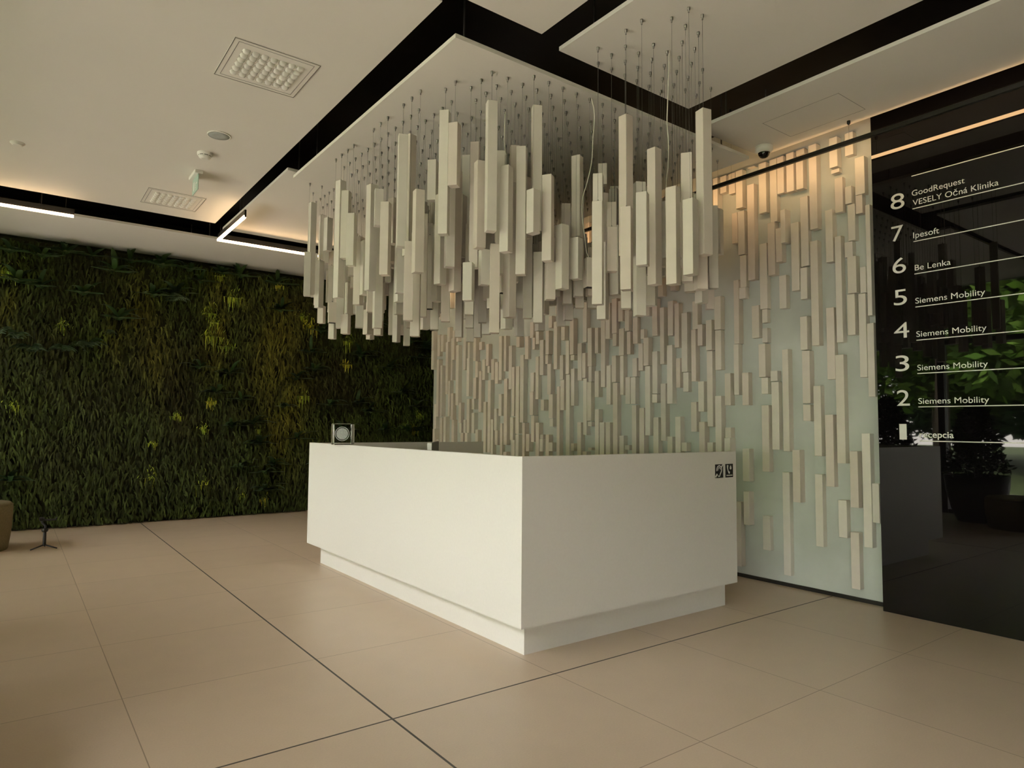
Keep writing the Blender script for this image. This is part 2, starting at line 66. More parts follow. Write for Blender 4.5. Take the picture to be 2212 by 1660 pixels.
BLOCKS = """3741,3792,3171,3620,71;3659,3724,3462,3620,56;3566,3635,3430,3620,53;3485,3553,3273,3620,63;3372,3441,2602,3458,60;3372,3439,3614,3620,51;3258,3329,3174,3620,51;3155,3218,3068,3617,56;3092,3153,3299,3620,51;2996,3062,3287,3620,61;2913,2974,3284,3559,62;2902,2974,3573,3620,57;3546,3600,2964,3243,61;3478,3545,2849,3245,51;3466,3529,2554,2841,50;3535,3586,2053,2626,68;3471,3534,2451,2552,60;3260,3330,2331,2903,55;3176,3242,2608,3066,66;3110,3166,2709,3000,66;3083,3146,2309,2590,58;2964,3032,2443,3015,59;3066,3109,2860,3142,85;3346,3417,2088,2372,51;3268,3318,2211,2327,48;3265,3315,2038,2163,55;3269,3334,1740,2025,85;3270,3332,1597,1737,52;3176,3240,1702,1789,59;3169,3236,1125,1696,55;3073,3127,1114,1962,65;3549,3599,1598,2050,60;3633,3694,1507,1795,64;3453,3516,1504,1791,60;3734,3799,1832,2198,55;3262,3329,936,1500,60;3637,3700,1216,1307,59;2883,2950,2633,3215,53;2794,2859,2918,3620,67;2801,2863,1970,2822,66;2622,2686,3378,3620,68;2618,2685,3335,3365,48;2502,2567,3439,3620,56;2594,2657,3009,3287,51;2521,2571,3055,3192,63;2420,2492,3105,3399,59;2500,2556,2761,3046,58;2672,2731,2623,3044,68;2441,2492,2957,3100,59;2391,2425,2160,3011,52;2612,2662,1977,2818,62;2500,2567,2349,2636,60;2434,2488,1695,2332,63;2427,2470,2336,2537,63;2685,2749,1692,2262,51;2524,2586,2635,2755,58;2518,2577,2025,2343,57;2898,2956,2361,2622,58;2901,2961,1943,2217,67;2884,2949,1507,1934,69;2895,2958,1365,1497,51;2804,2865,1086,1646,56;2614,2680,1038,1881,59;2707,2772,852,1414,59;2384,2434,1546,2101,52;2428,2489,424,1271,62;2520,2580,709,1134,67;2806,2868,375,942,55;2617,2683,470,755,56;2375,2425,612,900,54;2527,2592,100,522,59;3450,3516,842,1124,69;3453,3509,467,753,74;2982,3046,706,1128,73;3088,3151,100,941,52;3273,3342,276,562,48;3543,3594,100,657,63;4487,4552,2225,2601,57;4390,4441,1930,2497,69;4277,4342,2204,2545,67;4209,4264,2079,2514,62;4112,4181,1837,2409,60;3985,4046,2234,2502,64;3840,3901,2406,2506,58;3728,3797,2203,2508,64;3826,3891,2021,2302,67;3929,3984,2071,2272,70;4011,4063,1741,2235,63;4479,4544,1640,2065,67;4292,4360,1537,2112,63;4207,4257,1691,1975,51;4108,4170,1646,1832,53;3835,3898,1314,2015,49;4484,4549,1549,1636,67;4378,4440,1172,1737,63;4472,4539,426,1404,63;4303,4365,241,1215,56;4196,4259,881,1409,66;4125,4187,1079,1162,63;4011,4074,1266,1546,60;3931,3995,1454,1737,53;3912,3976,817,1359,70;3837,3899,251,1169,52;3732,3798,727,1595,66;3630,3691,379,1214,85;5512,5575,2259,2755,62;5420,5485,1979,2409,72;5336,5386,2117,2402,56;5220,5286,1738,2580,61;5142,5207,2261,2649,66;5053,5125,2311,2688,54;5048,5106,2172,2305,62;4955,5021,2429,2648,63;4876,4937,2316,2540,50;4941,5013,2063,2350,61;4850,4900,2068,2305,57;4757,4823,2172,2444,50;4666,4716,2212,2310,50;4591,4658,1930,2215,71;4678,4740,1884,2165,57;4581,4647,1222,1924,61;5049,5112,1783,2068,68;4946,4996,1644,2058,61;5146,5211,1546,1972,51;5315,5378,1632,1920,65;4766,4829,1828,2020,51;4860,4927,1547,1828,54;4779,4846,1545,1823,60;5593,5661,1830,2253,62;5535,5589,1854,2138,58;5429,5479,1807,1976,64;5511,5569,1213,1845,61;5442,5507,1371,1805,58;5429,5494,1311,1363,59;5599,5662,701,1355,65;5315,5375,694,1497,64;5240,5310,552,1355,56;5139,5203,564,1355,68;5037,5104,950,1775,60;4945,5010,498,1214,60;4865,4926,1068,1117,62;4770,4832,834,1531,59;4654,4718,640,1501,70;5436,5493,1044,1074,56;5503,5568,100,1029,68;7041,7091,2024,2487,66;6916,6984,1781,2347,64;6767,6838,1207,2071,57;6856,6914,1433,2067,64;6661,6733,1352,2206,67;6593,6662,2151,2437,48;6741,6807,2313,2444,74;6439,6489,2255,2398,66;6484,6552,2407,2607,55;6350,6411,2313,2474,76;6279,6351,1930,2360,59;6170,6233,2173,2460,66;6022,6084,1985,2554,62;6119,6181,2489,2633,61;5882,5945,2317,2487,65;5729,5794,2135,2552,65;5811,5870,1914,2304,61;5909,5969,1855,2142,65;5711,5776,2070,2128,68;5713,5770,1546,1971,65;5793,5858,933,1907,64;5901,5968,1496,1851,56;6125,6191,1687,2053,70;6382,6440,1639,2164,52;6465,6532,1734,1970,58;5975,6025,950,1777,60;6186,6236,2057,2169,65;7015,7087,1063,1924,61;6892,6960,1128,1419,53;6444,6511,1444,1729,85;6441,6499,1114,1437,69;6345,6411,627,1350,69;6251,6311,1496,1627,72;6095,6167,1402,1688,65;6095,6157,1305,1397,60;6622,6672,713,1347,73;6535,6602,994,1208,69;6267,6327,1003,1154,72;6286,6343,1156,1206,51;6097,6163,1011,1115,63;5718,5768,1029,1114,65;6845,6916,611,1129,61;6753,6818,685,1199,68;6161,6224,475,1208,65;7017,7086,312,972,64;8921,8978,2457,2757,74;8754,8826,2358,2684,56;8639,8711,2418,2669,64;8463,8534,2546,2766,62;8484,8546,1770,2544,76;8333,8381,2269,2699,62;8382,8424,1970,2595,59;8205,8277,1602,2473,64;8228,8280,2528,2590,61;8012,8078,2100,2565,67;7909,7959,2261,2484,67;7742,7806,2211,2604,74;7631,7699,2358,2466,48;7446,7511,2121,2418,62;8917,8987,2165,2455,69;8753,8815,1440,2304,69;7922,7988,1722,2262,63;7742,7814,1682,1973,63;7712,7775,1978,2202,59;7532,7598,1933,2214,62;7612,7676,1495,2059,63;7329,7398,1923,2205,51;7222,7294,1868,2158,64;7143,7210,1913,2496,61;7419,7469,2024,2115,63;8651,8701,1440,2206,70;7382,7447,950,1921,68;8430,8483,1444,1967,66;8822,8891,1257,1631,62;8816,8882,308,1254,85;8525,8590,1014,1438,72;8348,8412,1395,1779,61;8127,8194,1346,1636,60;8311,8380,629,1391,60;7901,7971,1206,1682,66;7779,7848,1204,1486,63;7781,7844,1535,1680,66;7679,7746,474,1254,66;7502,7567,950,1633,56;7949,8019,974,1205,63;8064,8136,970,1204,58;7246,7304,1247,1535,61;7135,7201,1440,1726,63;7131,7181,829,1341,50;7330,7381,732,1394,59;7233,7295,1054,1247,53;8660,8727,859,1427,52;8756,8815,970,1101,51;8103,8158,1206,1340,65;8009,8070,1205,1391,53;6596,6660,3148,3620,68;6262,6326,2766,3060,52;5663,5727,2736,3410,64;6949,7013,2879,3059,68;8280,8344,3037,3403,59;4591,4655,2442,2621,52;4386,4450,3104,3620,60;5121,5185,3078,3316,52;6486,6550,3272,3620,65;8852,8916,3108,3620,67;4925,4989,2673,3018,53;6067,6131,3218,3620,69;6983,7047,3170,3620,61;7802,7866,2975,3388,55;5472,5536,3041,3620,59;8654,8718,2942,3186,54;8437,8501,3048,3279,67;3824,3888,3262,3620,61;6505,6569,2681,2841,60;6403,6467,2901,3299,62;7218,7282,3019,3620,55;4887,4951,3238,3607,61;3851,3915,2720,3113,52;6706,6770,2911,3110,53;5252,5316,2650,2898,58;4731,4795,2617,3281,54;5989,6053,2644,3253,59;7313,7377,3277,3616,67;8732,8796,3264,3620,56;7638,7702,2855,3399,68;7882,7946,2973,3399,62;4092,4156,2958,3247,53;7723,7787,2802,3306,53;6595,6659,2935,3113,65;4409,4473,2614,2953,57;8444,8508,3295,3620,55;6701,6765,3153,3620,59;5188,5252,3258,3477,61;5821,5885,2580,3254,67;8027,8091,3112,3620,56;4550,4614,2679,3204,69;7103,7167,2994,3396,62;8726,8790,2916,3235,52;5278,5342,3238,3620,55;4249,4313,2648,3188,60;5909,5973,2806,3327,65;8104,8168,3189,3361,57;6855,6919,2847,3109,52;7505,7569,3166,3339,62;3948,4012,3090,3304,63;4808,4872,2811,3222,54;4989,5053,3180,3620,64;4169,4233,3024,3558,66;6143,6207,3151,3432,55;7392,7456,3097,3332,55;5442,5506,2679,2917,58;5740,5804,3279,3620,65;6261,6325,3167,3335,65"""
CABLES = [[[2.594,3.581,3.46],[2.592,3.583,3.389],[2.59,3.584,3.292],[2.591,3.584,3.212],[2.597,3.58,3.132],[2.6,3.578,3.078]],[[2.946,3.113,3.453],[2.963,3.1,3.347],[2.956,3.106,3.176],[2.949,3.111,3.022],[2.925,3.129,2.883],[2.901,3.147,2.776],[2.901,3.147,2.654],[2.913,3.138,2.532],[2.925,3.129,2.417]],[[3.092,2.584,3.595],[3.087,2.588,3.404],[3.081,2.592,3.232],[3.078,2.594,3.14],[3.084,2.589,3.003],[3.082,2.592,2.861],[3.072,2.599,2.748],[3.065,2.604,2.635],[3.064,2.604,2.523]]]
random.seed(11)

# ------------------------------------------------------------------ helpers
class MB:
    """Collects shapes; build() links them as ONE mesh object."""
    def __init__(self):
        self.v, self.f, self.sm, self.col = [], [], [], []
        self.tint = None
    def add(self, verts, faces, smooth=False):
        o = len(self.v)
        self.v += [tuple(p) for p in verts]
        for q in faces:
            self.f.append(tuple(i + o for i in q))
            self.sm.append(smooth)
            self.col.append(self.tint)
        return self
    def box(self, x0, y0, z0, x1, y1, z1):
        v = [(x0,y0,z0),(x1,y0,z0),(x1,y1,z0),(x0,y1,z0),(x0,y0,z1),(x1,y0,z1),(x1,y1,z1),(x0,y1,z1)]
        return self.add(v, [(0,3,2,1),(4,5,6,7),(0,1,5,4),(1,2,6,5),(2,3,7,6),(3,0,4,7)])
    def cbox(self, x0, y0, z0, x1, y1, z1, c=0.0015, mat=None):
        """box with chamfered edges"""
        vs = []
        for z, i in ((z0, c), (z0 + c, 0), (z1 - c, 0), (z1, c)):
            a, b, d, e = x0 + i, x1 - i, y0 + i, y1 - i
            k = c
            vs += [(a+k,d,z),(b-k,d,z),(b,d+k,z),(b,e-k,z),(b-k,e,z),(a+k,e,z),(a,e-k,z),(a,d+k,z)]
        if mat is not None: vs = [mat @ Vector(p) for p in vs]
        fs = [tuple(range(7, -1, -1)), tuple(range(24, 32))]
        for l in range(3):
            for i in range(8):
                j = (i + 1) % 8
                fs.append((l*8+i, l*8+j, l*8+8+j, l*8+8+i))
        return self.add(vs, fs)
    def lathe(self, prof, n=32, cx=0, cy=0, cz=0, axis='Z', smooth=True, caps=True):
        """prof: list of (radius, height)"""
        vs, fs = [], []
        for r, z in prof:
            for i in range(n):
                a = 2 * math.pi * i / n
                p = (r*math.cos(a), r*math.sin(a), z)
                if axis == 'X': p = (z, p[0], p[1])
                if axis == 'Y': p = (p[1], z, p[0])
                vs.append((p[0]+cx, p[1]+cy, p[2]+cz))
        for l in range(len(prof)-1):
            for i in range(n):
                j = (i+1) % n
                fs.append((l*n+i, l*n+j, l*n+n+j, l*n+n+i))
        self.add(vs, fs, smooth)
        if caps:
            k = (len(prof)-1)*n
            self.add([vs[i] for i in range(n)], [tuple(range(n-1, -1, -1))])
            self.add([vs[k+i] for i in range(n)], [tuple(range(n))])
        return self
    def tube(self, pts, r, n=8, smooth=True):
        pts = [Vector(p) for p in pts]
        rs = r if isinstance(r, (list, tuple)) else [r]*len(pts)
        vs, fs = [], []
        prev = None
        for k, p in enumerate(pts):
            t = (pts[min(k+1, len(pts)-1)] - pts[max(k-1, 0)]).normalized()
            if prev is None:
                up = Vector((0,0,1)) if abs(t.z) < .9 else Vector((1,0,0))
                a = t.cross(up).normalized()
            else:
                a = (prev - t*prev.dot(t)).normalized()
            prev = a
            b = t.cross(a)
            for i in range(n):
                q = 2*math.pi*i/n
                vs.append(p + (a*math.cos(q) + b*math.sin(q))*rs[k])
        for l in range(len(pts)-1):
            for i in range(n):
                j = (i+1) % n
                fs.append((l*n+i, l*n+j, l*n+n+j, l*n+n+i))
        fs.append(tuple(range(n-1, -1, -1)))
        k = (len(pts)-1)*n
        fs.append(tuple(range(k, k+n)))
        return self.add(vs, fs, smooth)
    def poly(self, pts, mat, t):
        """extruded outline (2D pts) placed by matrix, thickness t along local z"""
        n = len(pts)
        v = [mat @ Vector((p[0], p[1], 0)) for p in pts] + [mat @ Vector((p[0], p[1], t)) for p in pts]
        f = [tuple(range(n-1, -1, -1)), tuple(range(n, 2*n))]
        f += [(i, (i+1) % n, n+(i+1) % n, n+i) for i in range(n)]
        return self.add(v, f)
    def mesh(self, name, mat):
        me = bpy.data.meshes.new(name)
        me.from_pydata(self.v, [], self.f)
        me.polygons.foreach_set('use_smooth', self.sm)
        if any(c is not None for c in self.col):
            at = me.color_attributes.new('tint', 'FLOAT_COLOR', 'CORNER')
            buf = []
            for c, f in zip(self.col, self.f):
                c = c or (1, 1, 1)
                buf += [c[0], c[1], c[2], 1.0] * len(f)
            at.data.foreach_set('color', buf)
        if mat: me.materials.append(mat)
        me.update()
        return me
    def build(self, name, mat, parent=None, loc=None):
        o = bpy.data.objects.new(name, self.mesh(name, mat))
        COL.objects.link(o)
        if loc: o.location = loc
        if parent:
            o.parent = parent
        return o

def tag(o, label=None, cat=None, group=None, kind=None):
    if label: o['label'] = label
    if cat: o['category'] = cat
    if group: o['group'] = group
    if kind: o['kind'] = kind
    return o
def structure(o, label=None):
    o['kind'] = 'structure'
    if label: o['label'] = label
    return o
def empty(name, loc, label, cat, group=None):
    o = bpy.data.objects.new(name, None)
    o.empty_display_size = 0.05
    COL.objects.link(o)
    o.location = loc
    return tag(o, label, cat, group)
def child_of(o, parent):
    """parent o keeping its world coordinates (parents here are never rotated or scaled)"""
    o.parent = parent
    o.location = o.location - parent.location
    return o
ORD = ['', 'first', 'second', 'third', 'fourth', 'fifth', 'sixth', 'seventh', 'eighth', 'ninth', 'tenth', 'eleventh',
       'twelfth', 'thirteenth', 'fourteenth', 'fifteenth', 'sixteenth', 'seventeenth', 'eighteenth', 'nineteenth']
TENS = {20: 'twent', 30: 'thirt', 40: 'fort', 50: 'fift', 60: 'sixt', 70: 'sevent', 80: 'eight', 90: 'ninet'}
def ordinal(n):
    if n < 20: return ORD[n]
    t, u = n // 10 * 10, n % 10
    return TENS[t] + ('y-' + ORD[u] if u else 'ieth')

# ------------------------------------------------------------------ materials
def mat(name, color, rough=0.5, metal=0.0, spec=0.5, noise=None, bump=None, emit=None, rand=None, coat=0.0, attr=False, island=0.0, trans=0.0):
    """noise=(scale, amount, detail); bump=(scale, strength); rand = list of colours picked per object"""
    M = bpy.data.materials.new(name)
    M.use_nodes = True
    nt = M.node_tree
    b = nt.nodes['Principled BSDF']
    b.inputs['Base Color'].default_value = (*color, 1)
    b.inputs['Roughness'].default_value = rough
    b.inputs['Metallic'].default_value = metal
    b.inputs['Specular IOR Level'].default_value = spec
    b.inputs['Coat Weight'].default_value = coat
    b.inputs['Transmission Weight'].default_value = trans
    src = None
    N = nt.nodes.new; Lk = nt.links.new
    if attr:
        a = N('ShaderNodeAttribute'); a.attribute_name = 'tint'
        src = a.outputs['Color']
    if rand:
        oi = N('ShaderNodeObjectInfo'); ge = N('ShaderNodeNewGeometry')
        ad = N('ShaderNodeMath'); ad.operation = 'ADD'
        Lk(oi.outputs['Random'], ad.inputs[0]); Lk(ge.outputs['Random Per Island'], ad.inputs[1])
        fr = N('ShaderNodeMath'); fr.operation = 'FRACT'
        Lk(ad.outputs[0], fr.inputs[0])
        cr = N('ShaderNodeValToRGB')
        while len(cr.color_ramp.elements) < len(rand): cr.color_ramp.elements.new(0.5)
        for i, c in enumerate(rand):
            cr.color_ramp.elements[i].position = i / (len(rand)-1)
            cr.color_ramp.elements[i].color = (*c, 1)
        Lk(fr.outputs[0], cr.inputs[0])
        src = cr.outputs[0]
    if island:
        ge = N('ShaderNodeNewGeometry')
        mr = N('ShaderNodeMapRange')
        mr.inputs['To Min'].default_value = 1 - island; mr.inputs['To Max'].default_value = 1 + island
        Lk(ge.outputs['Random Per Island'], mr.inputs['Value'])
        mx = N('ShaderNodeMix'); mx.data_type = 'RGBA'; mx.blend_type = 'MULTIPLY'; mx.inputs[0].default_value = 1
        if src is not None: Lk(src, mx.inputs[6])
        else: mx.inputs[6].default_value = (*color, 1)
        Lk(mr.outputs[0], mx.inputs[7])
        src = mx.outputs[2]
    if noise:
        tc = N('ShaderNodeTexCoord')
        nz = N('ShaderNodeTexNoise')
        nz.inputs['Scale'].default_value = noise[0]
        nz.inputs['Detail'].default_value = noise[2] if len(noise) > 2 else 4
        Lk(tc.outputs['Object'], nz.inputs['Vector'])
        mr = N('ShaderNodeMapRange')
        mr.inputs['From Min'].default_value = 0.3; mr.inputs['From Max'].default_value = 0.7
        mr.inputs['To Min'].default_value = 1 - noise[1]; mr.inputs['To Max'].default_value = 1 + noise[1]
        Lk(nz.outputs['Fac'], mr.inputs['Value'])
        mx = N('ShaderNodeMix'); mx.data_type = 'RGBA'; mx.blend_type = 'MULTIPLY'; mx.inputs[0].default_value = 1
        if src is not None: Lk(src, mx.inputs[6])
        else: mx.inputs[6].default_value = (*color, 1)
        Lk(mr.outputs[0], mx.inputs[7])
        src = mx.outputs[2]
    if src is not None: Lk(src, b.inputs['Base Color'])
    if bump:
        tc = N('ShaderNodeTexCoord'); nz = N('ShaderNodeTexNoise'); bp = N('ShaderNodeBump')
        nz.inputs['Scale'].default_value = bump[0]; nz.inputs['Detail'].default_value = 5
        bp.inputs['Strength'].default_value = bump[1]; bp.inputs['Distance'].default_value = 0.01
        Lk(tc.outputs['Object'], nz.inputs['Vector']); Lk(nz.outputs['Fac'], bp.inputs['Height'])
        Lk(bp.outputs[0], b.inputs['Normal'])
    if emit:
        b.inputs['Emission Color'].default_value = (*emit[0], 1)
        b.inputs['Emission Strength'].default_value = emit[1]
    return M

M = {}
M['ceiling_white'] = mat('white_paint', (0.80, 0.775, 0.71), 0.75, noise=(1.2, 0.015))
M['void'] = mat('black_ceiling', (0.012, 0.010, 0.009), 0.8, noise=(3, 0.2))
M['desk'] = mat('white_solid_surface', (0.82, 0.80, 0.765), 0.38, noise=(60, 0.012))
M['desk_inside'] = mat('desk_inside', (0.55, 0.47, 0.41), 0.5, noise=(8, 0.03))
M['wood'] = mat('limed_wood', (0.7, 0.65, 0.58), 0.6, noise=(9, 0.035),
                rand=[(0.74,0.70,0.63), (0.70,0.655,0.58), (0.70,0.62,0.555), (0.76,0.725,0.665), (0.66,0.625,0.57), (0.72,0.645,0.585)])
M['concrete'] = mat('pale_concrete', (0.53, 0.56, 0.53), 0.8, noise=(2.2, 0.10, 7), bump=(14, 0.12))
M['black_glass'] = mat('black_glass', (0.004, 0.0035, 0.004), 0.015, spec=0.5, noise=(1, 0.0))
M['letter'] = mat('white_letter', (0.80, 0.80, 0.78), 0.6, noise=(40, 0.01))
M['black'] = mat('black_metal', (0.012, 0.011, 0.010), 0.45, noise=(20, 0.1))
M['black_plastic'] = mat('black_plastic', (0.013, 0.012, 0.014), 0.35, noise=(30, 0.1))
M['steel'] = mat('steel', (0.30, 0.29, 0.27), 0.4, 0.9, noise=(50, 0.05))
M['wire'] = mat('wire', (0.16, 0.155, 0.145), 0.5, 0.6, noise=(50, 0.05))
M['white_plastic'] = mat('white_plastic', (0.80, 0.79, 0.73), 0.4, noise=(30, 0.01))
M['grey_mesh'] = mat('speaker_cloth', (0.42, 0.45, 0.43), 0.8, noise=(180, 0.10))
M['cable'] = mat('white_cable', (0.78, 0.75, 0.66), 0.5, noise=(30, 0.01))
M['dark'] = mat('dark_recess', (0.006, 0.006, 0.006), 0.5, noise=(30, 0.1))
M['led'] = mat('warm_led', (1.0, 0.8, 0.6), 0.5, emit=((1.0, 0.60, 0.27), 11.5), noise=(5, 0.0))
M['led_white'] = mat('white_led', (1.0, 0.9, 0.8), 0.5, emit=((1.0, 0.66, 0.36), 11.5), noise=(5, 0.0))
M['glass'] = mat('clear_glass', (0.96, 1.0, 0.98), 0.0, spec=0.5, trans=1.0, noise=(3, 0.0))
M['frost'] = mat('etched_glass', (0.82, 0.84, 0.82), 0.6, noise=(90, 0.15))
M['sign_green'] = mat('sign_green', (0.42, 0.58, 0.50), 0.4, noise=(20, 0.02))
M['pouf'] = mat('olive_felt', (0.20, 0.165, 0.085), 0.95, noise=(60, 0.12), bump=(160, 0.25))
M['frame'] = mat('dark_frame', (0.02, 0.02, 0.022), 0.4, 0.3, noise=(10, 0.1))
M['planter'] = mat('dark_planter', (0.012, 0.012, 0.013), 0.5, noise=(10, 0.1))
M['grey_screen'] = mat('grey_screen', (0.10, 0.10, 0.10), 0.5, noise=(20, 0.05))
M['moss'] = mat('moss', (0.05, 0.06, 0.012), 0.95, attr=True, island=0.45, noise=(6, 0.35))
M['moss_back'] = mat('moss_back', (0.020, 0.025, 0.006), 1.0, noise=(9, 0.5), bump=(30, 1.0))
M['leaf'] = mat('fern_leaf', (0.03, 0.06, 0.02), 0.45, attr=True, island=0.30, noise=(14, 0.2))
M['tree_leaf'] = mat('tree_leaf', (0.12, 0.22, 0.035), 0.9, spec=0.1, attr=True, island=0.45)
M['bark'] = mat('bark', (0.10, 0.075, 0.05), 0.9, noise=(12, 0.4), bump=(20, 0.6))
M['grass'] = mat('lawn', (0.10, 0.135, 0.04), 0.9, noise=(3, 0.35), bump=(60, 0.5))
M['paving'] = mat('paving', (0.52, 0.47, 0.42), 0.8, noise=(6, 0.1))
M['back_wall'] = mat('brown_wall', (0.30, 0.235, 0.175), 0.8, noise=(2, 0.08))
M['joint'] = mat('dark_joint', (0.075, 0.065, 0.055), 0.6, noise=(20, 0.1))

def floor_material():
    Mm = bpy.data.materials.new('stone_tile')
    Mm.use_nodes = True
    nt = Mm.node_tree; N = nt.nodes.new; Lk = nt.links.new
    b = nt.nodes['Principled BSDF']
    tc = N('ShaderNodeTexCoord'); sp = N('ShaderNodeSeparateXYZ')
    Lk(tc.outputs['Object'], sp.inputs[0])
    def math_(op, a, bb=None, v=None):
        n = N('ShaderNodeMath'); n.operation = op
        Lk(a, n.inputs[0])
        if bb is not None: Lk(bb, n.inputs[1])
        if v is not None: n.inputs[1].default_value = v
        return n.outputs[0]
    size, w = 0.938, 0.0022
    masks, cells = [], []
    for ax, off in (('X', 0.478), ('Y', 2.765)):
        t = math_('DIVIDE', math_('SUBTRACT', sp.outputs[ax], v=off), v=size)
        cells.append(math_('FLOOR', t))
        fr = math_('FRACT', t)
        d = math_('MINIMUM', fr, math_('SUBTRACT', math_('MULTIPLY', fr, v=-1.0), v=-1.0))
        masks.append(math_('LESS_THAN', d, v=w / size))
    mask = math_('MAXIMUM', masks[0], masks[1])
    cv = N('ShaderNodeCombineXYZ')
    Lk(cells[0], cv.inputs[0]); Lk(cells[1], cv.inputs[1])
    wn = N('ShaderNodeTexWhiteNoise'); Lk(cv.outputs[0], wn.inputs['Vector'])
    n1 = N('ShaderNodeTexNoise'); n1.inputs['Scale'].default_value = 5; n1.inputs['Detail'].default_value = 6
    n2 = N('ShaderNodeTexNoise'); n2.inputs['Scale'].default_value = 130; n2.inputs['Detail'].default_value = 3
    Lk(tc.outputs['Object'], n1.inputs['Vector']); Lk(tc.outputs['Object'], n2.inputs['Vector'])
    s = math_('ADD', math_('MULTIPLY', n1.outputs['Fac'], v=0.10), math_('MULTIPLY', n2.outputs['Fac'], v=0.16))
    s = math_('ADD', s, math_('MULTIPLY', wn.outputs['Value'], v=0.05))
    s = math_('ADD', s, v=0.845)
    mx = N('ShaderNodeMix'); mx.data_type = 'RGBA'; mx.blend_type = 'MULTIPLY'; mx.inputs[0].default_value = 1
    mx.inputs[6].default_value = (0.60, 0.475, 0.355, 1)
    Lk(s, mx.inputs[7])
    mj = N('ShaderNodeMix'); mj.data_type = 'RGBA'
    Lk(mask, mj.inputs[0]); Lk(mx.outputs[2], mj.inputs[6])
    mj.inputs[7].default_value = (0.30, 0.22, 0.15, 1)
    Lk(mj.outputs[2], b.inputs['Base Color'])
    b.inputs['Roughness'].default_value = 0.36
    b.inputs['Specular IOR Level'].default_value = 0.5
    bp = N('ShaderNodeBump'); bp.inputs['Strength'].default_value = 0.06; bp.inputs['Distance'].default_value = 0.004
    Lk(n2.outputs['Fac'], bp.inputs['Height']); Lk(bp.outputs[0], b.inputs['Normal'])
    return Mm
M['floor'] = floor_material()

def pane_material():
    """thin window pane: passes light straight, mirrors a little"""
    Mm = bpy.data.materials.new('window_pane')
    Mm.use_nodes = True
    nt = Mm.node_tree; nt.nodes.clear(); N = nt.nodes.new; Lk = nt.links.new
    tr = N('ShaderNodeBsdfTransparent'); tr.inputs[0].default_value = (0.93, 0.96, 0.94, 1)
    gl = N('ShaderNodeBsdfGlossy'); gl.inputs['Roughness'].default_value = 0.0
    fz = N('ShaderNodeFresnel'); fz.inputs[0].default_value = 1.45
    mx = N('ShaderNodeMixShader'); o = N('ShaderNodeOutputMaterial')
    Lk(fz.outputs[0], mx.inputs[0]); Lk(tr.outputs[0], mx.inputs[1]); Lk(gl.outputs[0], mx.inputs[2]); Lk(mx.outputs[0], o.inputs[0])
    return Mm
M['pane'] = pane_material()

# ------------------------------------------------------------------ the room
XF = -1.78            # glazed front (left, outside the picture)
XW = 5.21             # concrete wall behind the desk
YG = 10.16            # wall under the moss
structure(MB().box(XF-0.1, -4.6, -0.12, 9.2, YG+0.1, 0.0).build('floor', M['floor']))
structure(MB().box(XF-0.1, -4.6, 4.05, 9.2, YG+0.1, 4.2).build('ceiling', M['void']))
structure(MB().box(XF-0.1, YG, 0.0, 9.2, YG+0.15, 4.05).build('wall_back', M['moss_back']))
structure(MB().box(XW, -4.6, 0.0, 9.0, 9.02, 4.05).build('wall_right', M['concrete']))
structure(MB().box(9.0, 9.02, 0.0, 9.2, YG, 4.05).build('wall_far', M['back_wall']))
structure(MB().box(XF-0.1, -4.7, 0.0, XW, -4.6, 4.05).build('wall_front', M['back_wall']))
structure(MB().box(XW-0.012, 2.34, 0.0, XW, 9.02, 0.030).build('baseboard_right', M['black']))
structure(MB().box(1.4095, -4.6, 0.0, 1.4195, 9.98, 0.0006).build('trim_1', M['joint']))
structure(MB().box(XF, 2.7605, 0.0, 1.4095, 2.7695, 0.0006).box(1.4195, 2.7605, 0.0, 5.19, 2.7695, 0.0006).build('trim_2', M['joint']))

# glazed front: bays of frame + panes
YS = [-4.6, -2.4, -0.2, 2.1, 4.48, 6.15, 8.05, YG]
for i in range(len(YS)-1):
    y0, y1 = YS[i], YS[i+1]
    fr = MB()
    a = 0.05
    fr.box(XF-0.06, y0, 0, XF+0.06, y0+a, 4.05).box(XF-0.06, y1-a, 0, XF+0.06, y1, 4.05)
    fr.box(XF-0.05, y0+a, 0, XF+0.05, y1-a, 0.06).box(XF-0.05, y0+a, 2.66, XF+0.05, y1-a, 2.74).box(XF-0.05, y0+a, 3.58, XF+0.05, y1-a, 4.05)
    w = structure(fr.build('window_%d' % (i+1), M['frame']))
    for z0, z1 in ((0.06, 2.66), (2.74, 3.58)):
        MB().box(XF-0.004, y0+a, z0, XF+0.004, y1-a, z1).build('pane', M['pane'], w)

# white suspended ceiling panels over the black void
Z, T = 3.578, 0.025
def panel(x0, y0, x1, y1, z, label):
    root = empty('ceiling_panel', ((x0+x1)/2, (y0+y1)/2, z), label, 'ceiling panel', 'white suspended ceiling panels')
    child_of(MB().box(x0, y0, z, x1, y1, z+T).build('panel_board', M['ceiling_white']), root)
    rods = []
    nx, ny = max(2, int((x1-x0)/1.6)+1), max(2, int((y1-y0)/1.6)+1)
    for i in range(nx):
        for j in range(ny):
            x = x0+0.15+(x1-x0-0.3)*i/(nx-1); y = y0+0.15+(y1-y0-0.3)*j/(ny-1)
            rods.append((x, y))
    for x, y in rods:
        child_of(MB().box(x-0.004, y-0.004, z+T, x+0.004, y+0.004, 4.05).box(x-0.02, y-0.02, z+T, x+0.02, y+0.02, z+T+0.02).build('hanger_rod', M['steel']), root)
    return root
panel(XF+0.07, 3.014, 1.757, 8.03, Z, 'broad white ceiling panel holding both square air vents')
panel(XF+0.07, -4.55, 2.37, 2.92, Z, 'white ceiling panel showing only its corner at the picture top')
panel(2.563, -4.55, 3.78, 2.99, Z, 'white ceiling panel carrying the front cluster of hanging battens')
panel(4.105, -4.55, 4.935, 3.163, Z, 'long white ceiling panel beside the black directory wall')
